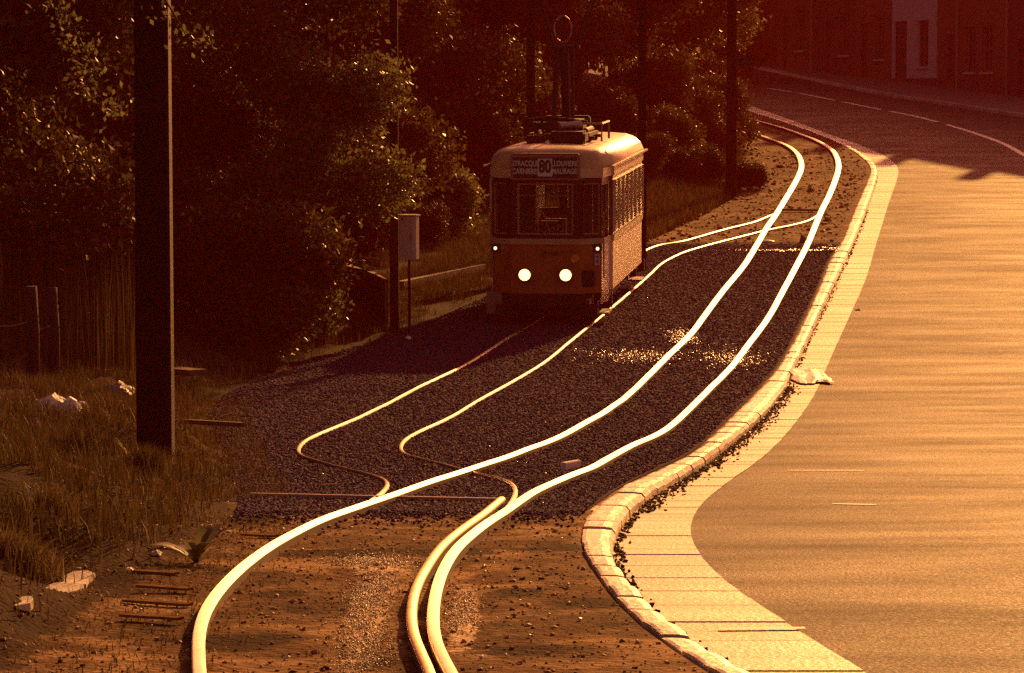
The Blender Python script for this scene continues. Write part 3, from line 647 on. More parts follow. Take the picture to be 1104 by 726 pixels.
for sx in (-.36, .36):
    h = MB(); h.lathe([(.115, .03), (.135, -.05), (.115, -.08)], 24, axis='y', c=(sx, 0, .83)); ho = h.build('headlight', M['t_metal'], tram, smooth=False)
    l = MB(); l.lathe([(.10, -.083), (.085, -.10), (.05, -.115), (.01, -.12)], 24, axis='y', c=(sx, 0, .83)); l.build('lens', M['lamp'], ho, smooth=True)
for sx, y_ in ((-.90, .20), (.90, .20)):
    h = MB(); h.box((sx-.07, y_-.05, 1.22), (sx+.07, y_+.05, 1.36), bev=.01); ho = h.build('marker_light', M['t_black'], tram)
    l = MB(); l.lathe([(.03, -.052), (.02, -.065), (.005, -.07)], 14, axis='y', c=(sx, y_, 1.28)); l.build('lens', M['lamp2'], ho, smooth=True)
h = MB(); h.lathe([(.075, .0), (.075, -.04), (.05, -.06), (.01, -.06)], 18, axis='y', c=(.52, 0, 1.12)); h.build('indicator_lamp', M['amber'], tram)
h = MB(); h.box((.62, .02, .62), (.86, .16, .90), bev=.01); h.build('equipment_box', M['t_black'], tram)
h = MB(); h.box((-.055, -.008, -.1), (.055, .008, .1)); pl = h.build('fleet_plate', M['blue'], tram); pl.location = (.885, .19, 1.09); pl.rotation_euler = (0, 0, .66)
text('2', .17, (0, -.012, 0), M['t_dark'], pl, 'numeral', .8)
text('CHARLEROI', .10, (.12, -.005, 1.20), M['t_dark'], tram, 'company_lettering', .8).hide_render = False
h = MB(); h.box((-.72, -.10, .28), (.72, .25, .50), bev=.03); h.build('bumper', M['t_black'], tram)
h = MB(); h.box((-.06, -.32, .30), (.06, -.08, .40), bev=.02); h.lathe([(.11,-.36),(.11,-.32)], 14, axis='y', c=(0,0,.35)); h.build('coupler', M['t_black'], tram)
for y_ in (.15, LEN-.2):
    h = MB(); h.box((-.9, y_, .10), (.9, y_+.05, .30)); h.build('lifeguard', M['t_black'], tram)
h = MB(); h.box((-.95, .3, .40), (.95, LEN-.3, .52)); h.box((-.8, 2.9, .15), (.8, 6.1, .42)); h.build('underframe', M['t_black'], tram)
h = MB(); h.box((-.98, .3, .525), (.98, LEN-.3, .56)); 
for y_ in np.arange(2.0, 7.6, .8):
    for x_ in (-.75, .35): h.box((x_, y_, .56), (x_+.4, y_+.4, .95)); h.box((x_, y_+.34, .95), (x_+.4, y_+.4, 1.4))
h.box((-.98, 1.15, .56), (-.3, 1.2, 2.5)); h.box((.3, 1.15, .56), (.98, 1.2, 2.5)); h.build('interior', M['t_int'], tram)
for y_ in (2.0, 3.6, 5.4, 7.0):
    for sx in (-1, 1):
        h = MB(); h.lathe([(.30, -.05), (.30, .03), (.33, .031), (.33, .05), (.12, .06)] if sx > 0 else [(.12, -.06), (.33, -.05), (.33, -.031), (.30, -.03), (.30, .05)], 24, axis='x', c=(sx*.55, y_, .31))
        h.build('wheel', M['t_black'], tram)
M['t_frame'] = mat('window_frame_paint', (.6,.34,.16), .45)
def wframe(p0, p1, z0, z1, w=.03):
    p0 = Vector((*p0, 0)); p1 = Vector((*p1, 0)); d = (p1-p0); L = d.length; h = MB(); h.M = Matrix.Translation(p0) @ Matrix.Rotation(math.atan2(d.y, d.x), 4, 'Z')
    for q in ((0, L, z0, z0+w), (0, L, z1-w, z1), (0, w, z0+w, z1-w), (L-w, L, z0+w, z1-w)): h.box((q[0], -.012, q[2]), (q[1], .01, q[3]))
    h.build('window_frame', M['t_frame'], tram)
wframe((-.49, -.0), (.49, -.0), 1.53, 2.43)
wframe((.64, .031), (.925, .247), 1.53, 2.43, .025); wframe((-.925, .247), (-.64, .031), 1.53, 2.43, .025)
# windscreen bars and wiper, reversed side quarter bars
h = MB(); h.box((-.50, .01, 2.20), (.50, .03, 2.225)); h.box((-.14, .01, 1.52), (-.12, .03, 2.2)); h.tube([(.1, -.02, 1.5), (-.05, -.03, 1.95)], .008, 5); h.build('windscreen_bar', M['t_metal'], tram)
h = MB(); h.box((.655, .06, 1.52), (.665, .08, 2.44)); h.box((.80, .16, 1.52), (.812, .19, 2.44)); h.build('quarter_window_bar', M['t_metal'], tram)
# roof equipment
pb = MB()
for y_ in (2.6, 3.9): pb.box((-.62, y_, 3.10), (.62, y_+.07, 3.16))
for x_ in (-.55, .49): pb.box((x_, 2.4, 3.16), (x_+.06, 4.2, 3.22))
for x_ in (-.5, .5):
    for y_ in (2.65, 3.95): pb.lathe([(.05, 2.98), (.07, 3.02), (.04, 3.05), (.07, 3.08), (.04, 3.12)], 10, c=(x_, y_, 0))
for k in range(4): pb.tube([(-.45+.3*k, 2.7, 3.26), (-.45+.3*k, 3.9, 3.26)], .05, 8)
pb.box((-.5, 2.5, 3.28), (.3, 2.62, 3.42)); pb.box((-.42, 3.9, 3.2), (.42, 4.1, 3.5), bev=.03); pb.tube([(-.6, 2.55, 3.45), (-.2, 2.55, 3.5), (.5, 2.55, 3.42)], .035, 6); pb.tube([(-.66,2.5,3.2),(-.62,2.5,3.52)], .02, 6); pb.tube([(-.3,2.5,3.2),(-.34,2.5,3.55)], .02, 6); pb.box((-.2,2.7,3.2),(.4,3.5,3.46), bev=.04)
pb.build('trolley_base', M['t_black'], tram)
rs = MB(); rs.box((-.1, 1.5, 3.06), (.55, 2.2, 3.28), bev=.04); rs.box((-.55, 1.7, 3.06), (-.2, 2.1, 3.2), bev=.03); rs.build('resistor_box', M['t_black'], tram)
rl = MB(); rl.tube([(.2, 2.3, 3.40), (.78, 2.3, 3.40), (.78, 2.3, 3.08)], .022, 6); rl.tube([(.78, 2.3, 3.40), (.78, 3.8, 3.40), (.78, 3.8, 3.08)], .022, 6); rl.build('roof_rail', M['t_metal'], tram)
cy_ = MB(); cy_.tube([(.05, 2.0, 3.36), (.42, 2.2, 3.40)], .06, 10); cy_.build('spring_cylinder', mat('pale_metal', (.6,.5,.4), .3, .6), tram)
pg = MB()
pg.tube([(-.16, 2.9, 3.2), (-.10, 3.2, 4.78)], .05, 8); pg.tube([(.20, 2.9, 3.2), (.17, 3.2, 4.78)], .03, 8); pg.tube([(.02, 3.6, 3.2), (.02, 3.2, 4.78)], .085, 8); pg.tube([(-.28, 3.2, 4.78), (.3, 3.2, 4.78)], .035, 8)
pan = pg.build('pantograph_lower_frame', M['t_black'], tram)
pu = MB()
pu.tube([(-.18, 3.2, 4.78), (-.46, 3.0, 5.9)], .022, 6); pu.tube([(-.26, 3.2, 4.80), (-.56, 3.0, 5.9)], .018, 6); pu.tube([(.2, 3.2, 4.78), (.62, 3.0, 5.9)], .022, 6); pu.tube([(.28, 3.2, 4.85), (.70, 3.0, 5.9)], .018, 6)
pu.tube([(-.95, 3.0, 5.82), (-.75, 3.0, 5.92), (.8, 3.0, 5.92), (1.0, 3.0, 5.82)], .025, 6); pu.build('pantograph_upper_frame', M['t_black'], tram)
rg = MB(); rg.tube([(.0+.16*math.cos(a), 3.05, 5.10+.24*math.sin(a)) for a in np.linspace(0, 2*math.pi, 25)], .02, 6); rg.build('rope_ring', M['t_metal'], tram)

# ------------------------------------------------------------------ poles
def pole(px, py, Y, w, label, top=9.0, taper=.75, rz=0.0, arm=None):
    x = (px-CX)/F*Y; z = gsurf(x, Y); r = empty('overhead_line_pole', (x, Y, z), rz); tag(r, label, 'pole', 'overhead line poles')
    mb = MB(); a, b = w/2, w/2*taper; c = .15
    def sec(h, zz): k = h*c; return [(-h+k,-h,zz),(h-k,-h,zz),(h,-h+k,zz),(h,h-k,zz),(h-k,h,zz),(-h+k,h,zz),(-h,h-k,zz),(-h,-h+k,zz)]
    v = sec(a, -.4) + sec(b, top); mb.add(v, [(i, (i+1) % 8, 8+(i+1) % 8, 8+i) for i in range(8)] + [tuple(range(8, 16))]); mb.build('shaft', M['polesteel'], r)
    f = MB(); f.box((-a*1.12, -a*1.12, -.3), (a*1.12, a*1.12, .02), bev=.01); f.build('footing', M['concrete'] if False else M['polesteel'], r)
    ar = MB(); dx = 3.2 if arm is None else arm; ar.tube([(0, 0, top-1.0), (dx, 0, top-.7)], .03, 6); ar.tube([(0, 0, top-.2), (dx*.7, 0, top-.75)], .015, 5); ar.build('bracket_arm', M['polesteel'], r)
    return r
pole(166, 495, 29.6, .315, 'broad dark steel pole rising from the grassy bank on the left', taper=.9)
pole(425, 358, 57.5, .16, 'dark pole with the pale metal cabinet beside it')
pole(572, 300, 69, .20, 'slim dark pole directly behind the tram roof gear')
pole(692, 240, 71, .19, 'slim dark pole seen over the right rear corner of the tram roof')
pole(788, 215, 93, .29, 'dark pole with a small dark box, standing by the far bend of the track')
# cabinet
x = (440.8-CX)/F*56.6; zz = gsurf(x, 56.6); cab = empty('relay_cabinet', (x, 56.6, AT(440, 280, 56.6).z), -.22); tag(cab, 'pale grey metal cabinet mounted next to the pole left of the tram', 'cabinet')
cz = cab.location.z
mb = MB(); mb.box((-.15,-.1,0),(.15,.12,.74), bev=.01); mb.build('casing', mat('cabinet_paint', (.85,.72,.55), .5, col2=(.75,.62,.46), scale=6), cab)
mb = MB(); mb.box((-.17,-.13,.742),(.17,.14,.765)); mb.build('lid', M['white'], cab)
mb = MB(); mb.box((-.13,-.112,.04),(.09,-.102,.70)); dd_ = mb.build('door', mat('cabinet_door', (.62,.52,.42), .5), cab)
mb = MB(); mb.box((.05,-.125,.34),(.07,-.113,.42)); mb.build('handle', M['t_metal'], dd_)
mb = MB(); mb.box((-.02,0,zz-cz-.2),(.02,.04,-.002)); mb.build('leg', M['polesteel'], cab)
# box on the far pole
v = AT(804, 65, 92.6); mb = MB(); mb.box((-.24,-.06,-.14),(.24,.06,.14), bev=.015)
bx = mb.build('signal_box', M['t_black'], loc=(v.x, v.y, v.z)); tag(bx, 'small dark rectangular box sticking out from the pole at the far bend', 'signal box')
v = AT(796, 65, 92.9); 
# ------------------------------------------------------------------ houses
M['brick'] = mat('brick_dark', (.19,.075,.045), .85, col2=(.27,.12,.075), scale=6, bump=.4)
M['brick2'] = mat('brick_brown', (.12,.055,.04), .85, col2=(.17,.08,.06), scale=6, bump=.4)
M['render'] = mat('pale_render', (.66,.60,.60), .8, col2=(.52,.47,.47), scale=3, bump=.2)
M['tile'] = mat('roof_tile', (.12,.05,.03), .8, col2=(.07,.03,.02), scale=5, bump=.5)
M['frame'] = mat('window_paint', (.22,.15,.12), .5); M['sill'] = mat('stone_sill', (.62,.56,.54), .6)
M['hglass'] = mat('house_glass', (.02,.015,.015), .15, spec=.7)
M['doorp'] = mat('door_paint', (.06,.03,.02), .5)
def line_at(px):
    # point on the facade line seen in column px
    k = (px-CX)/F   # X = k*Y (approx)
    s = fdir.x/fdir.y; Y = (A0.x - s*A0.y)/(k - s); return Vector((k*Y, Y, 0))
ez = Vector((0, 0, 1))
def house(px0, px1, wallm, ops, label, eave=7.0, pipe=None, plinth=None):
    a, b = line_at(px1), line_at(px0)      # a = near end
    L = (b-a).length; d = (b-a).normalized(); rz = math.atan2(d.y, d.x); base = min(float(prof(a.y)), float(prof(b.y)))
    r = empty('terraced_house', (a.x, a.y, base), rz); tag(r, label, 'house', 'terraced houses along the far road')
    inn = -1 if (Matrix.Rotation(rz, 3, 'Z') @ Vector((0, 1, 0))).dot(fnrm) > 0 else 1     # local +y*inn points into the house
    D = 8.0*inn; mb = MB(); up_ = float(prof(b.y)) - base
    allops = [(o[0]*L, o[1]*L, o[2], o[3]) for o in ops]
    wall(mb, (0, 0), (L, 0), -1.5, eave, allops, 0, reveal=.18*inn)
    for q in ([(0,0,-1.5),(0,D,-1.5),(0,D,eave),(0,D/2,eave+2.6),(0,0,eave)], [(L,0,-1.5),(L,D,-1.5),(L,D,eave),(L,D/2,eave+2.6),(L,0,eave)]): mb.add(q, [(0,1,2,3,4)])
    mb.add([(0,D,-1.5),(L,D,-1.5),(L,D,eave),(0,D,eave)], [(0,1,2,3)])
    mb.build('wall', wallm, r)
    ro = MB(); e = .25; y0 = -e*inn; ro.add([(0,y0,eave-.12),(L,y0,eave-.12),(L,D/2,eave+2.75),(0,D/2,eave+2.75),(0,D-y0,eave-.12),(L,D-y0,eave-.12),
        (0,y0,eave-.0),(L,y0,eave-.0),(L,D/2,eave+2.9),(0,D/2,eave+2.9),(0,D-y0,eave),(L,D-y0,eave)], [(0,1,2,3),(3,2,5,4),(6,7,8,9),(9,8,11,10),(0,1,7,6),(4,5,11,10)]); rro = ro.build('roof', M['tile'], r)
    c = MB(); c.box((L*.8-.3, min(D/2-.3, D/2+.3), eave+2.3), (L*.8+.3, max(D/2-.3, D/2+.3), eave+3.9)); c.build('chimney', M['brick'], rro)
    for k, o in enumerate(ops):
        u0, u1, z0, z1 = o[0]*L, o[1]*L, o[2], o[3]; isd = len(o) > 4 and o[4] == 'd'; y1 = .10*inn; y2 = .16*inn; ya, yb_ = sorted((y1, y2)); w = .06
        if isd:
            m_ = MB(); m_.box((u0+.003, ya, z0), (u1-.003, yb_, z1-.003)); dr = m_.build('door', M['doorp'], r)
            m_ = MB(); yy = sorted((.05*inn, .097*inn)); m_.box((u0+.1, yy[0], z0+1.0), (u0+.14, yy[1], z0+1.12)); m_.build('handle', M['t_metal'], dr); continue
        m_ = MB()
        for q in ((u0+.003, u0+w, z0+.003, z1-.003), (u1-w, u1-.003, z0+.003, z1-.003), (u0+w, u1-w, z0+.003, z0+w), (u0+w, u1-w, z1-w, z1-.003), ((u0+u1)/2-.03, (u0+u1)/2+.03, z0+w, z1-w)): m_.box((q[0], ya, q[2]), (q[1], yb_, q[3]))
        wd = m_.build('window', M['frame'], r)
        m_ = MB(); m_.box((u0+.01, min(.172*inn, .176*inn), z0+.01), (u1-.01, max(.172*inn, .176*inn), z1-.01)); m_.build('pane', M['hglass'], wd)
        m_ = MB(); yy = sorted((-.09*inn, .09*inn)); m_.box((u0-.08, yy[0], z0-.09), (u1+.08, yy[1], z0-.003)); m_.build('sill', M['sill'], wd)
        m_ = MB(); yy = sorted((-.05*inn, -.003*inn)); m_.box((u0-.12, yy[0], z1+.003), (u1+.12, yy[1], z1+.16)); m_.build('lintel', M['sill'] if wallm is M['render'] else M['brick2'], wd)
    if pipe is not None:
        m_ = MB(); m_.tube([(pipe*L, -.10*inn, 0), (pipe*L, -.10*inn, eave-.1)], .06, 8); m_.build('drainpipe', mat('pipe_paint', (.3,.2,.14), .5), r)
    if plinth:
        m_ = MB(); yy = sorted((-.04*inn, -.003*inn)); m_.box((0, yy[0], -1), (L, yy[1], plinth)); m_.build('plinth', M['brick2'], r)
    return r
# u runs from the near (right) end to the far (left) end
house(1084, 1135, M['brick2'], [(.15,.33,1.2,3.0),(.6,.78,.3,2.6,'d'),(.2,.4,4.3,6.1),(.6,.8,4.3,6.1)], 'darkest brick house at the right edge of the picture', pipe=.97)
house(1009, 1083, M['brick'], [(.20,.34,1.0,2.9),(.44,.58,1.0,2.9),(.74,.86,.15,2.6,'d'),(.2,.34,4.3,6.1),(.44,.58,4.3,6.1),(.74,.86,4.3,6.1)], 'dark brick house with a thin pipe, just right of the pale house', pipe=.68, plinth=.7)
house(960, 1008, M['render'], [(.18,.42,.9,2.9),(.66,.96,.2,2.9,'d'),(.2,.42,4.3,6.1),(.64,.86,4.3,6.1)], 'pale rendered house with light window heads among the brick ones', plinth=.4)
house(920, 959, M['brick'], [(.2,.42,1.0,2.9),(.62,.84,.2,2.6,'d'),(.2,.42,4.3,6.1),(.62,.84,4.3,6.1)], 'narrow brick house with one ground floor window, just left of the pale house')
house(874, 919, M['brick2'], [(.12,.32,1.0,2.9),(.5,.68,.2,2.6,'d'),(.2,.42,4.3,6.1),(.6,.8,4.3,6.1)], 'dark brick house with a pale drainpipe at its left edge', pipe=.97)
house(800, 835, M['brick2'], [(.2,.42,1.0,2.9),(.62,.82,.2,2.6,'d')], 'brick house hidden behind the olive tree, beyond the farthest visible one')
house(760, 799, M['brick'], [(.2,.42,1.0,2.9)], 'last house of the row, wholly behind the trees of the bend')
house(836, 873, M['brick'], [(.2,.42,1.0,2.9),(.62,.82,.2,2.6,'d')], 'farthest brick house, partly hidden by the olive tree at the bend')
for px in (905,): pass

# ------------------------------------------------------------------ foliage
def leafcloud(blobs, n, size, stretch=1.5, shell=.5, up=.0):
    """blobs: (cx,cy,cz,rx,ry,rz). leaf = bent diamond of 2 triangles (quad)"""
    w = np.array([b[3]*b[4]*b[5] for b in blobs])**(2/3); w /= w.sum(); idx = rng.choice(len(blobs), n, p=w); B = np.array(blobs)[idx]
    d = rng.normal(size=(n, 3)); d /= np.linalg.norm(d, axis=1)[:, None]; r = rng.uniform(shell**3, 1, n)**(1/3)
    r = r * (1 + .12*rng.normal(size=n))
    c = B[:, :3] + d*r[:, None]*B[:, 3:]
    # clump the leaves into sprigs
    k = max(1, n//9); ci = rng.integers(0, n, k); cc = c[ci]; g_ = rng.integers(0, k, n); c = cc[g_] + rng.normal(size=(n, 3))*size*1.7
    q1 = rng.normal(size=(n, 3)); q1[:, 2] -= .4; q1 /= np.linalg.norm(q1, axis=1)[:, None]; q2 = np.cross(q1, rng.normal(size=(n, 3))); q2 /= np.linalg.norm(q2, axis=1)[:, None]; q3 = np.cross(q1, q2)
    s = size*rng.uniform(.6, 1.3, n)[:, None]
    V = np.stack([c - q1*s*.5*stretch, c + q2*s*.42 + q3*s*.12, c + q1*s*.5*stretch, c - q2*s*.42 + q3*s*.12], 1)
    Fc = np.arange(n*4).reshape(n, 4); return V.reshape(-1, 3), Fc
def trunkmesh(h, r, limbs, seed):
    rd = random.Random(seed); mb = MB(); path = [(0, 0, -.3)]; x = y = 0
    for i in range(1, 7): x += rd.uniform(-.12, .12); y += rd.uniform(-.12, .12); path.append((x, y, h*i/6))
    mb.tube(path, [r*(1-.13*i) for i in range(7)], 8)
    for i in range(limbs):
        z = h*rd.uniform(.35, .95); a = rd.uniform(0, 6.28); l = rd.uniform(.8, 2.0)
        k = min(6, int(z/h*6)); p = Vector(path[k]); q = p + Vector((math.cos(a)*l*.5, math.sin(a)*l*.5, l*.35)); e = p + Vector((math.cos(a)*l, math.sin(a)*l, l*.9))
        mb.tube([p, q, e], [r*.4, r*.28, r*.1], 6)
    return mb
def make_tree(name, h, cr, nleaf, size, m, seed, low=1.2, shell=.45):
    rd = random.Random(seed); t = empty(name); blobs = []
    for i in range(13):
        a = rd.uniform(0, 6.28); rr = cr*rd.uniform(.25, .75); z = rd.uniform(low+.6, h); f = 1 - .35*abs(z - h*.55)/(h*.5)
        b = cr*rd.uniform(.28, .5); blobs.append((math.cos(a)*rr*f, math.sin(a)*rr*f, z, b, b, b*rd.uniform(.6, .95)))
    trunkmesh(h*.9, .17*h/7, 9, seed).build('trunk', M['bark'], t, smooth=True)
    V, Fc = leafcloud(blobs, nleaf, size, shell=shell); fastmesh('crown', V, Fc, m, t); return t
def make_bush(name, r, h, nleaf, size, m, seed, shell=.5):
    rd = random.Random(seed); t = empty(name); blobs = []
    for i in range(9):
        a = rd.uniform(0, 6.28); rr = r*rd.uniform(.1, .65); b = r*rd.uniform(.3, .55); blobs.append((math.cos(a)*rr, math.sin(a)*rr, rd.uniform(.2*h, .8*h), b, b, b*.8))
    mb = MB()
    for i in range(7):
        a = rd.uniform(0, 6.28); mb.tube([(0,0,-.1), (math.cos(a)*r*.3, math.sin(a)*r*.3, h*.4), (math.cos(a)*r*.6, math.sin(a)*r*.6, h*.85)], [.035, .025, .01], 5)
    mb.build('stems', M['bark'], t); V, Fc = leafcloud(blobs, nleaf, size, shell=shell); fastmesh('foliage', V, Fc, m, t); return t
T = {'a': make_tree('broadleaf_tree', 9, 3.0, 48000, .095, M['leaf'], 1), 'b': make_tree('broadleaf_tree', 8, 2.6, 44000, .09, M['leafdark'], 2), 'c': make_tree('broadleaf_tree', 7.5, 2.4, 26000, .115, M['leafpale'], 3)}
Bs = {'a': make_bush('shrub', 1.6, 2.6, 20000, .08, M['leaf'], 5), 'b': make_bush('shrub', 1.5, 2.2, 20000, .075, M['leafdark'], 6), 'c': make_bush('shrub', 1.2, 1.8, 8000, .09, M['leafpale'], 8)}
used = set()
def plant(tab, k, px, Y, s, rz, label, cat, group, dz=0.0):
    src = tab[k]; o = src if id(src) not in used else copy_tree(src); used.add(id(src))
    x = (px-CX)/F*Y; o.location = (x, Y, (gsurf(x, Y) if Y < 400 else 0) - .05 + dz); o.rotation_euler = (0, 0, rz); o.scale = (s, s, s*random.uniform(.92, 1.08)); tag(o, label, cat, group); return o
GT = 'trees along the left side of the tramway'
trees = [('b', -20, 46, 1.0, 'dark tree overhanging the top left corner of the picture'), ('a', 60, 62, 1.1, 'tree behind the wire fence, left of the broad pole'),
 ('b', 175, 68, 1.0, 'dark tree directly behind the broad pole on the left'), ('a', 262, 58, .9, 'leafy tree just right of the broad pole'), ('c', 345, 56, .6, 'pale leaved tree whose branches hang between the broad pole and the cabinet pole'),
 ('b', 385, 74, .95, 'dark tree behind the pole with the metal cabinet'), ('a', 455, 84, 1.1, 'tree behind the gap between the cabinet and the tram'), ('b', 520, 94, 1.1, 'tree rising behind the left edge of the tram roof'),
 ('a', 590, 97, 1.15, 'tree behind the pantograph of the tram'), ('b', 660, 104, 1.1, 'tree behind the right rear corner of the tram'), ('a', 715, 116, 1.05, 'tree between the tram and the pole at the far bend'),
 ('c', 757, 126, .95, 'olive sunlit tree overhanging the far road beside the last pole'), ('b', 120, 90, 1.4, 'tall tree in the second row behind the fence'), ('a', 300, 92, 1.4, 'tall tree in the second row behind the hanging pale leaves'),
 ('b', 430, 112, 1.5, 'tall tree in the back row left of the tram'), ('a', 560, 124, 1.5, 'tall tree in the back row above the tram'), ('b', 600, 150, 1.7, 'tree of the back row seen behind the ring over the tram'), ('a', 618, 130, 1.35, 'tree filling the gap between the ring and the right rear corner of the tram'), ('b', 680, 138, 1.5, 'tall tree in the back row right of the tram'), ('a', 10, 110, 1.6, 'tall tree in the back row at the left edge'),
 ('b', 225, 118, 1.6, 'tall tree in the back row left of centre'), ('b', 770, 168, 1.4, 'tree closing the view beyond the far road, left of the houses'), ('a', 725, 160, 1.5, 'tree behind the olive one, left of the far road')]
for i, (k, px, Y, s, lb) in enumerate(trees): plant(T, k, px, Y, s, i*2.1, lb, 'tree', GT)
GB = 'shrubs filling the verge under the trees'
bushes = [('b', 30, 52, 1.2, 'dark shrub behind the fence at the left edge'), ('a', 120, 60, 1.2, 'shrub behind the reeds, left of the broad pole'), ('b', 225, 55, 1.2, 'dark shrub right of the broad pole'),
 ('a', 290, 52, .85, 'leafy shrub hanging low over the ballast edge, right of the broad pole'), ('c', 322, 55, .75, 'shrub with pale leaves near the dark platform block'), ('b', 350, 66, 1.1, 'dark shrub behind the platform block'),
 ('a', 400, 72, 1.2, 'shrub behind the cabinet pole'), ('c', 470, 75, .9, 'pale shrub between the cabinet and the tram'), ('b', 490, 84, 1.2, 'dark shrub at the left shoulder of the tram'), ('b', 487, 76, .5, 'low dark shrub right behind the edging beam, next to the tram'), ('b', 455, 72, .45, 'small dark shrub behind the cabinet and the edging beam'), ('a', 560, 88, 1.2, 'shrub hidden mostly by the tram front'),
 ('b', 630, 97, 1.2, 'dark shrub behind the tram body'), ('a', 700, 104, 1.1, 'shrub just right of the tram roof'), ('c', 735, 100, .6, 'low olive shrub on the verge between tram and far pole'), ('a', 752, 108, .9, 'shrub left of the far pole'),
 ('b', 806, 96, .45, 'round dark bush right of the far pole, with white scraps in front'), ('a', 716, 99, .75, 'shrub between the two round ones on the verge right of the tram'), ('b', 672, 100, .9, 'dark shrub directly above the rear of the tram side'), ('b', 754, 97, .55, 'low dark shrub just left of the far pole'), ('a', 694, 94, .5, 'lowest shrub on the grass verge right of the tram'), ('b', 735, 96, .5, 'small dark shrub on the grass verge midway to the far pole'), ('a', 775, 112, .9, 'shrub behind the far pole'), ('c', 792, 130, .55, 'small olive bush at the foot of the tree by the far road'), ('b', 745, 128, 1.2, 'dark shrub under the olive tree'),
 ('a', 795, 150, 1.0, 'shrub beyond the bend of the far road'), ('b', 180, 76, 1.5, 'large dark shrub in the gap behind the broad pole'), ('a', 440, 96, 1.5, 'large shrub in the second row behind the cabinet'), ('b', 320, 80, 1.5, 'large dark shrub in the second row behind the pale leaves'), ('b', 60, 78, 1.6, 'large dark shrub in the second row behind the fence')]
for i, (k, px, Y, s, lb) in enumerate(bushes): plant(Bs, k, px, Y, s, i*1.7, lb, 'shrub', GB)

# near overhanging sprays of leaves (top left): a branch each, part of a bush-like sapling reaching down
def branch(px0, py0, px1, py1, Y, label, n=300, size=.045, m='leafpale'):
    a, b = AT(px0, py0, Y), AT(px1, py1, Y); o = empty('hanging_branch', tuple(a)); tag(o, label, 'branch', 'hanging branches at the top left')
    d = b-a; mb = MB(); pts = [Vector((0,0,0)) + d*t + Vector((0, .1*math.sin(5*t), .12*math.sin(3.1*t))) for t in np.linspace(0, 1, 6)]; mb.tube(pts, [.02,.017,.014,.011,.008,.004], 5); mb.build('stem', M['bark'], o)
    blobs = [(*(d*t), .16, .2, .14) for t in np.linspace(.3, 1, 6)]; V, Fc = leafcloud(blobs, n, size, shell=.1); fastmesh('leaves', V, Fc, M[m], o); return o
branch(120,-60, 205,45, 28.2, 'spray of sunlit leaves crossing the top of the broad pole', 110, .038)
branch(30,-40, 120,110, 36, 'leafy branch left of the broad pole near the top', 320, .05)
branch(-30,60, 100,180, 37, 'lower leafy branch at the left edge of the picture', 360, .05, 'leaf')

# grass, reeds and verge growth (stuff)
def blades(name, X_, Y_, H_, W_, m, lean=.5, zf=None):
    n = len(X_); Z_ = np.array([gsurf(a, b) for a, b in zip(X_, Y_)]) - .01
    a = rng.uniform(0, 6.28, n); l = lean*rng.uniform(.1, 1, n)*H_; dx, dy = np.cos(a)*l, np.sin(a)*l; a2 = rng.uniform(0, 6.28, n); wx, wy = np.cos(a2)*W_/2, np.sin(a2)*W_/2
    b0 = np.stack([X_-wx, Y_-wy, Z_], 1); b1 = np.stack([X_+wx, Y_+wy, Z_], 1); m0 = np.stack([X_-wx*.7+dx*.35, Y_-wy*.7+dy*.35, Z_+H_*.6], 1); m1 = np.stack([X_+wx*.7+dx*.35, Y_+wy*.7+dy*.35, Z_+H_*.6], 1); t_ = np.stack([X_+dx, Y_+dy, Z_+H_], 1)
    V = np.stack([b0, b1, m1, m0, t_], 1).reshape(-1, 3); k = np.arange(n)*5
    Fc = np.concatenate([np.stack([k, k+1, k+2], 1), np.stack([k, k+2, k+3], 1), np.stack([k+3, k+2, k+4], 1)]); return fastmesh(name, V, Fc, m)
n = 110000
Yg = rng.uniform(15, 84, n); dg = rng.gamma(2.2, 1.0, n) + .15; keep = np.array([mnoise.noise(Vector((float(-d)*1.1, float(y)*.5, 7))) for d, y in zip(dg, Yg)]) > -.3
keep &= (Yg > 21) | (dg > .9) | (rng.uniform(0, 1, n) < .1)
Yg, dg = Yg[keep], dg[keep]; Xg = edge(Yg) - dg
tag(blades('verge_grass', Xg, Yg, rng.uniform(.06, .24, len(Xg)), np.full(len(Xg), .011), M['grass']), kind='stuff')
n = 9000; Yg = rng.uniform(27, 44, n); Xg = edge(Yg) - rng.uniform(-.4, 1.0, n); tag(blades('low_grass', Xg, Yg, rng.uniform(.03, .09, n), np.full(n, .012), M['grass']), kind='stuff')
n = 1400; Yg = rng.uniform(43, 55, n); px = rng.uniform(-10, 146, n); Xg = (px-CX)/F*Yg
tag(blades('reeds', Xg, Yg, rng.uniform(.8, 2.0, n), np.full(n, .010), M['leafdark'], .12), kind='stuff')
n = 30000; Yg = rng.uniform(78, 125, n); Xg = edge(Yg) - rng.uniform(-.6, 3, n); tag(blades('far_verge_grass', Xg, Yg, rng.uniform(.1, .35, n), np.full(n, .03), M['grass'], .5), kind='stuff')
n = 2200; Yg = rng.uniform(13, 25, n); Xg = rng.normal(-2.0, .35, n); tag(blades('weeds_by_rail', Xg, Yg, rng.uniform(.02, .06, n), np.full(n, .008), M['grass'], .7), kind='stuff')
def tuft(px, py, r, h, n, m, label):
    c = P(px, py); o = blades('grass_tuft', c.x + rng.normal(0, r*.5, n), c.y + rng.normal(0, r*.8, n), rng.uniform(.4, 1, n)*h, np.full(n, .009), m, .8); tag(o, label, 'grass tuft', 'grass tufts on the bank'); return o
tuft(30, 600, .16, .20, 700, M['straw'], 'bright grass tuft on the lump of earth at the left edge')
tuft(60, 560, .11, .22, 520, M['straw'], 'straggly pale weeds on the bank left of the broad pole')
tuft(160, 520, .13, .26, 500, M['grass'], 'grass tuft at the foot of the broad pole')
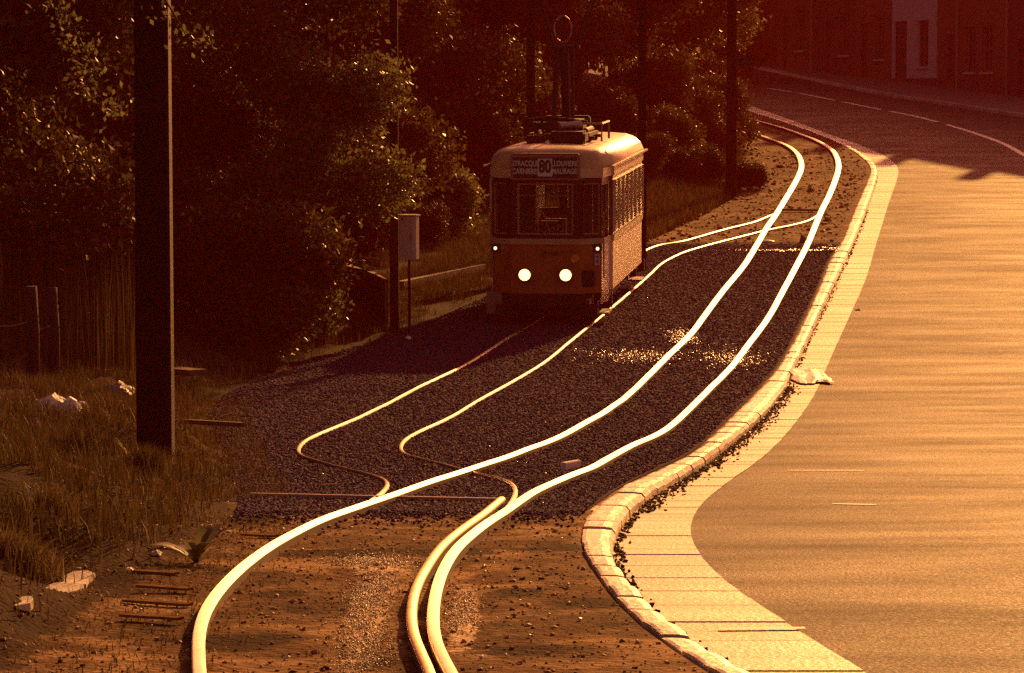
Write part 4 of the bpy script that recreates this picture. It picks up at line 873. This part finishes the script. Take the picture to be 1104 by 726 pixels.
tuft(190, 505, .10, .20, 300, M['grass'], 'small grass tuft to the right of the foot of the broad pole')
# dock plant
def dock(px, py, s, label):
    c = P(px, py); r = empty('dock_plant', (c.x, c.y, gsurf(c.x, c.y))); tag(r, label, 'plant')
    rd = random.Random(4)
    for i, (a, l, e) in enumerate([(k*2.4, rd.uniform(.14,.26), rd.uniform(.5,1.35)) for k in range(15)]):
        l *= s; mb = MB(); v = []; n = 7; d = Vector((math.cos(a), math.sin(a)*.6, 0)); sd_ = Vector((-d.y, d.x, 0)).normalized()
        for k in range(n):
            t = k/(n-1); p = d*(l*t*math.cos(e*(1-.4*t))*1.0) + Vector((0, 0, l*math.sin(e)*t - .35*l*t**3)); w = .032*s*math.sin(math.pi*min(1, max(.06, (t-.2)/.8)))+.004
            v += [p - sd_*w, p + Vector((0,0,-.006)), p + sd_*w]
        mb.add(v, [(3*k+j, 3*k+j+1, 3*k+j+4, 3*k+j+3) for k in range(n-1) for j in range(2)]); mb.build('leaf', M['leafpale'], r, smooth=True)
dock(212, 606, 1.6, 'leafy dock plant with broad leaves growing between the bank and the left rail')
# fence at the left edge
fn = empty('wire_fence', (0, 0, 0)); tag(fn, 'old fence of dark posts and sagging wires at the left edge', 'fence')
fposts = [(-30, 43), (33, 41.5), (55, 42.6), (100, 50)]
for px, Y in fposts[:3]:
    x = (px-CX)/F*Y; z = gsurf(x, Y); mb = MB(); mb.tube([(x, Y, z-.2), (x+.02, Y, z+.6), (x, Y, z+1.2)], [.085, .08, .07], 8); mb.build('post', M['bark'], fn, smooth=True)
for (a, b) in [((-5,352),(33,347)), ((-5,398),(28,383)), ((-5,436),(30,420)), ((38,354),(53,352))]:
    p, q = AT(*a, 42.2), AT(*b, 41.6); mb = MB(); mb.tube([p, (p+q)/2 - Vector((0,0,.03)), q], .010, 5); mb.build('wire', M['t_metal'], fn)

# ------------------------------------------------------------------ litter and small things
def crumple(name, px, py, sx, sy, sz, m, label, cat, seed=0, dz=.0, rz=0.0, on=None, res=12):
    c = P(px, py, 0, on) if on else P(px, py); z = (float(prof(c.y)) + dz) if on else gsurf(c.x, c.y)+dz
    mb = MB(); v = []
    for i in range(res):
        for j in range(res):
            u, w = i/(res-1)-.5, j/(res-1)-.5; nz = mnoise.noise(Vector((u*5+seed, w*5, seed))); n2 = mnoise.noise(Vector((u*9, w*9+seed, seed*2)))
            h = sz*(max(0, 1-(2*u)**2)*max(0, 1-(2*w)**2))**.5; v.append((sx*u*(1+.25*n2), sy*w*(1+.25*nz), h*(.7+.6*nz) + .15*sz*abs(n2)))
    mb.add(v, [(i*res+j, (i+1)*res+j, (i+1)*res+j+1, i*res+j+1) for i in range(res-1) for j in range(res-1)])
    o = mb.build(name, m); o.location = (c.x, c.y, z); o.rotation_euler = (0, 0, rz); tag(o, label, cat); return o
crumple('plastic_sheet', 62, 456, .62, .7, .30, M['plastic'], 'crumpled white plastic sheet lying in the grass near the fence posts', 'plastic sheet', 1.3)
crumple('plastic_sheet', 126, 428, .45, .6, .20, mat('grey_plastic', (.3,.25,.24), .5, trans=.2), 'dull grey plastic sheet in the shade left of the broad pole', 'plastic sheet', 4.1)
crumple('paper_scrap', 131, 473, .12, .3, .05, M['paper'], 'white paper scrap in the grass just left of the broad pole', 'paper', 2.2)
crumple('paper_scrap', 168, 601, .07, .12, .04, M['paper'], 'small white paper scrap on the soil left of the dock plant', 'paper', 6.2)
crumple('paper_scrap', 140, 614, .05, .08, .02, M['paper'], 'smallest pale scrap on the soil below the bank', 'paper', 7.2)
crumple('paper_sheet', 872, 401, .56, 2.4, .05, M['paper'], 'large crumpled white sheet lying on the gutter slabs beside the kerb', 'paper', 3.7, dz=-.055, rz=.0, on=profonly)
crumple('white_rag', 806, 190, .55, 1.2, .45, M['plastic'], 'white scraps in front of the round dark bush by the far pole', 'rag', 5.5)
mb = MB(); mb.lathe([(.17,0),(.165,.03),(.13,.05),(.07,.065),(.01,.07)], 18); c = P(828, 262, 0, profonly); o = mb.build('white_ball', M['white'], smooth=True); o.location = (c.x, c.y, float(prof(c.y))); tag(o, 'round white stone marker between the rails at the far turnout', 'stone marker')
for px, py, s, lb in ((925,329,.05,'small white scrap on the road beside the gutter, below the far bend'),(895,266,.06,'pale stone next to the right rail at the far turnout'),(880,684,.0,''),):
    if s: crumple('road_scrap', px, py, s*2, s*3, s*.6, M['paper'], lb, 'scrap', px, dz=(-.09 if px > 900 else .01), on=profonly)
# flat pale stones on the left bank
def slab(px, py, sx, sy, h, seed, label):
    c = P(px, py); rd = random.Random(seed); mb = MB(); n = 11; top = []; bot = []
    for k in range(n):
        a = 2*math.pi*k/n; q = rd.uniform(.75, 1.1); top.append((sx*q*math.cos(a)*.92, sy*q*math.sin(a)*.92, h*.5)); bot.append((sx*q*math.cos(a), sy*q*math.sin(a), -.08))
    mb.add(bot + top, [tuple(range(n, 2*n))] + [(i, (i+1) % n, n+(i+1) % n, n+i) for i in range(n)]); o = mb.build('flat_stone', M['concrete']); o.location = (c.x, c.y, gsurf(c.x, c.y)); tag(o, label, 'stone', 'flat pale stones on the left bank')
slab(76, 612, .15, .42, .03, 1, 'largest flat pale stone, highest of the row on the left bank')
slab(68, 628, .12, .26, .025, 2, 'second flat pale stone down the left bank')
slab(60, 641, .09, .20, .02, 3, 'third flat pale stone down the left bank')
slab(25, 668, .07, .2, .02, 4, 'lowest flat pale stone, near the left edge')
# pale planks to the right of the broad pole
bar('plank', (185,428), (214,431), .3, .08, M['timber'], 'short pale plank in the shade right of the broad pole', 'plank', .32)
bar('plank', (196,468), (262,472), .06, .05, M['timber'], 'thin branch-like plank in the grass below the short pale plank', 'plank', .12)
# platform block, shade painted into its base colour, and edging beam behind
p0 = P(417, 356); z0 = gsurf(p0.x, p0.y); top = AT(417, 302, p0.y).z
blk = empty('loading_platform', (p0.x, p0.y, z0)); tag(blk, 'timber loading platform, its base coloured dark for shade, with a light top edge beside the cabinet pole', 'platform')
hh = top - z0; back = AT(375, 290, p0.y+6); dx = back.x-p0.x
mb = MB(); mb.prism([(0,0),(-.35,2.6),(dx-1.0,8.0),(dx-2.2,7.0),(dx,6.0)], -.3, hh-.06); mb.build('base', M['timbershade'], blk)
mb = MB(); mb.prism([(.03,-.05),(-.32,2.62),(dx-.95,8.05),(dx-2.25,7.05),(dx-.02,5.9)], hh-.057, hh); mb.build('deck', M['timber'], blk)
mb = MB(); mb.box((-.03,-.03,-.3),(.03,-.004,hh-.06)); mb.build('corner_post', M['timber'], blk)
a, b = P(432, 312), P(520, 293); d = b-a; mb = MB(); mb.box((0,-.07,-.15),(d.length,.07,.10)); o = mb.build('edging_beam', M['timber']); o.location = (a.x, a.y, gsurf(a.x, a.y)+.05); o.rotation_euler = (0, -math.asin(d.z/d.length), math.atan2(d.y, d.x)); tag(o, 'long low timber beam edging the path between the cabinet pole and the tram', 'edging beam')
crumple('paper_scrap', 497, 297, .14, .3, .07, M['paper'], 'white scrap by the edging beam left of the tram', 'paper', 8.8)
crumple('paper_scrap', 440, 366, .12, .3, .06, M['paper'], 'pale scrap on the ground right of the cabinet pole foot', 'paper', 9.9)
o = bar('plank', (388,355), (403,349), .05, .05, M['timber'], 'small stick lying in front of the loading platform', 'stick', .25)

# ------------------------------------------------------------------ red veil
RED_VEIL = 0.0005  # thin red volume added to lift the dark areas to red
if RED_VEIL:
    mb = MB(); mb.box((-150, -30, -3.0), (160, 380, 27)); hz = mb.build('red_veil', []); hm = bpy.data.materials.new('red_veil'); hm.use_nodes = True; nt = hm.node_tree
    nt.nodes.remove(nt.nodes['Principled BSDF']); pv = nt.nodes.new('ShaderNodeVolumePrincipled'); pv.inputs['Density'].default_value = RED_VEIL
    pv.inputs['Color'].default_value = (1, .07, .035, 1); pv.inputs['Anisotropy'].default_value = .15
    nt.links.new(pv.outputs[0], nt.nodes['Material Output'].inputs['Volume']); hz.data.materials.append(hm); tag(hz, kind='stuff')
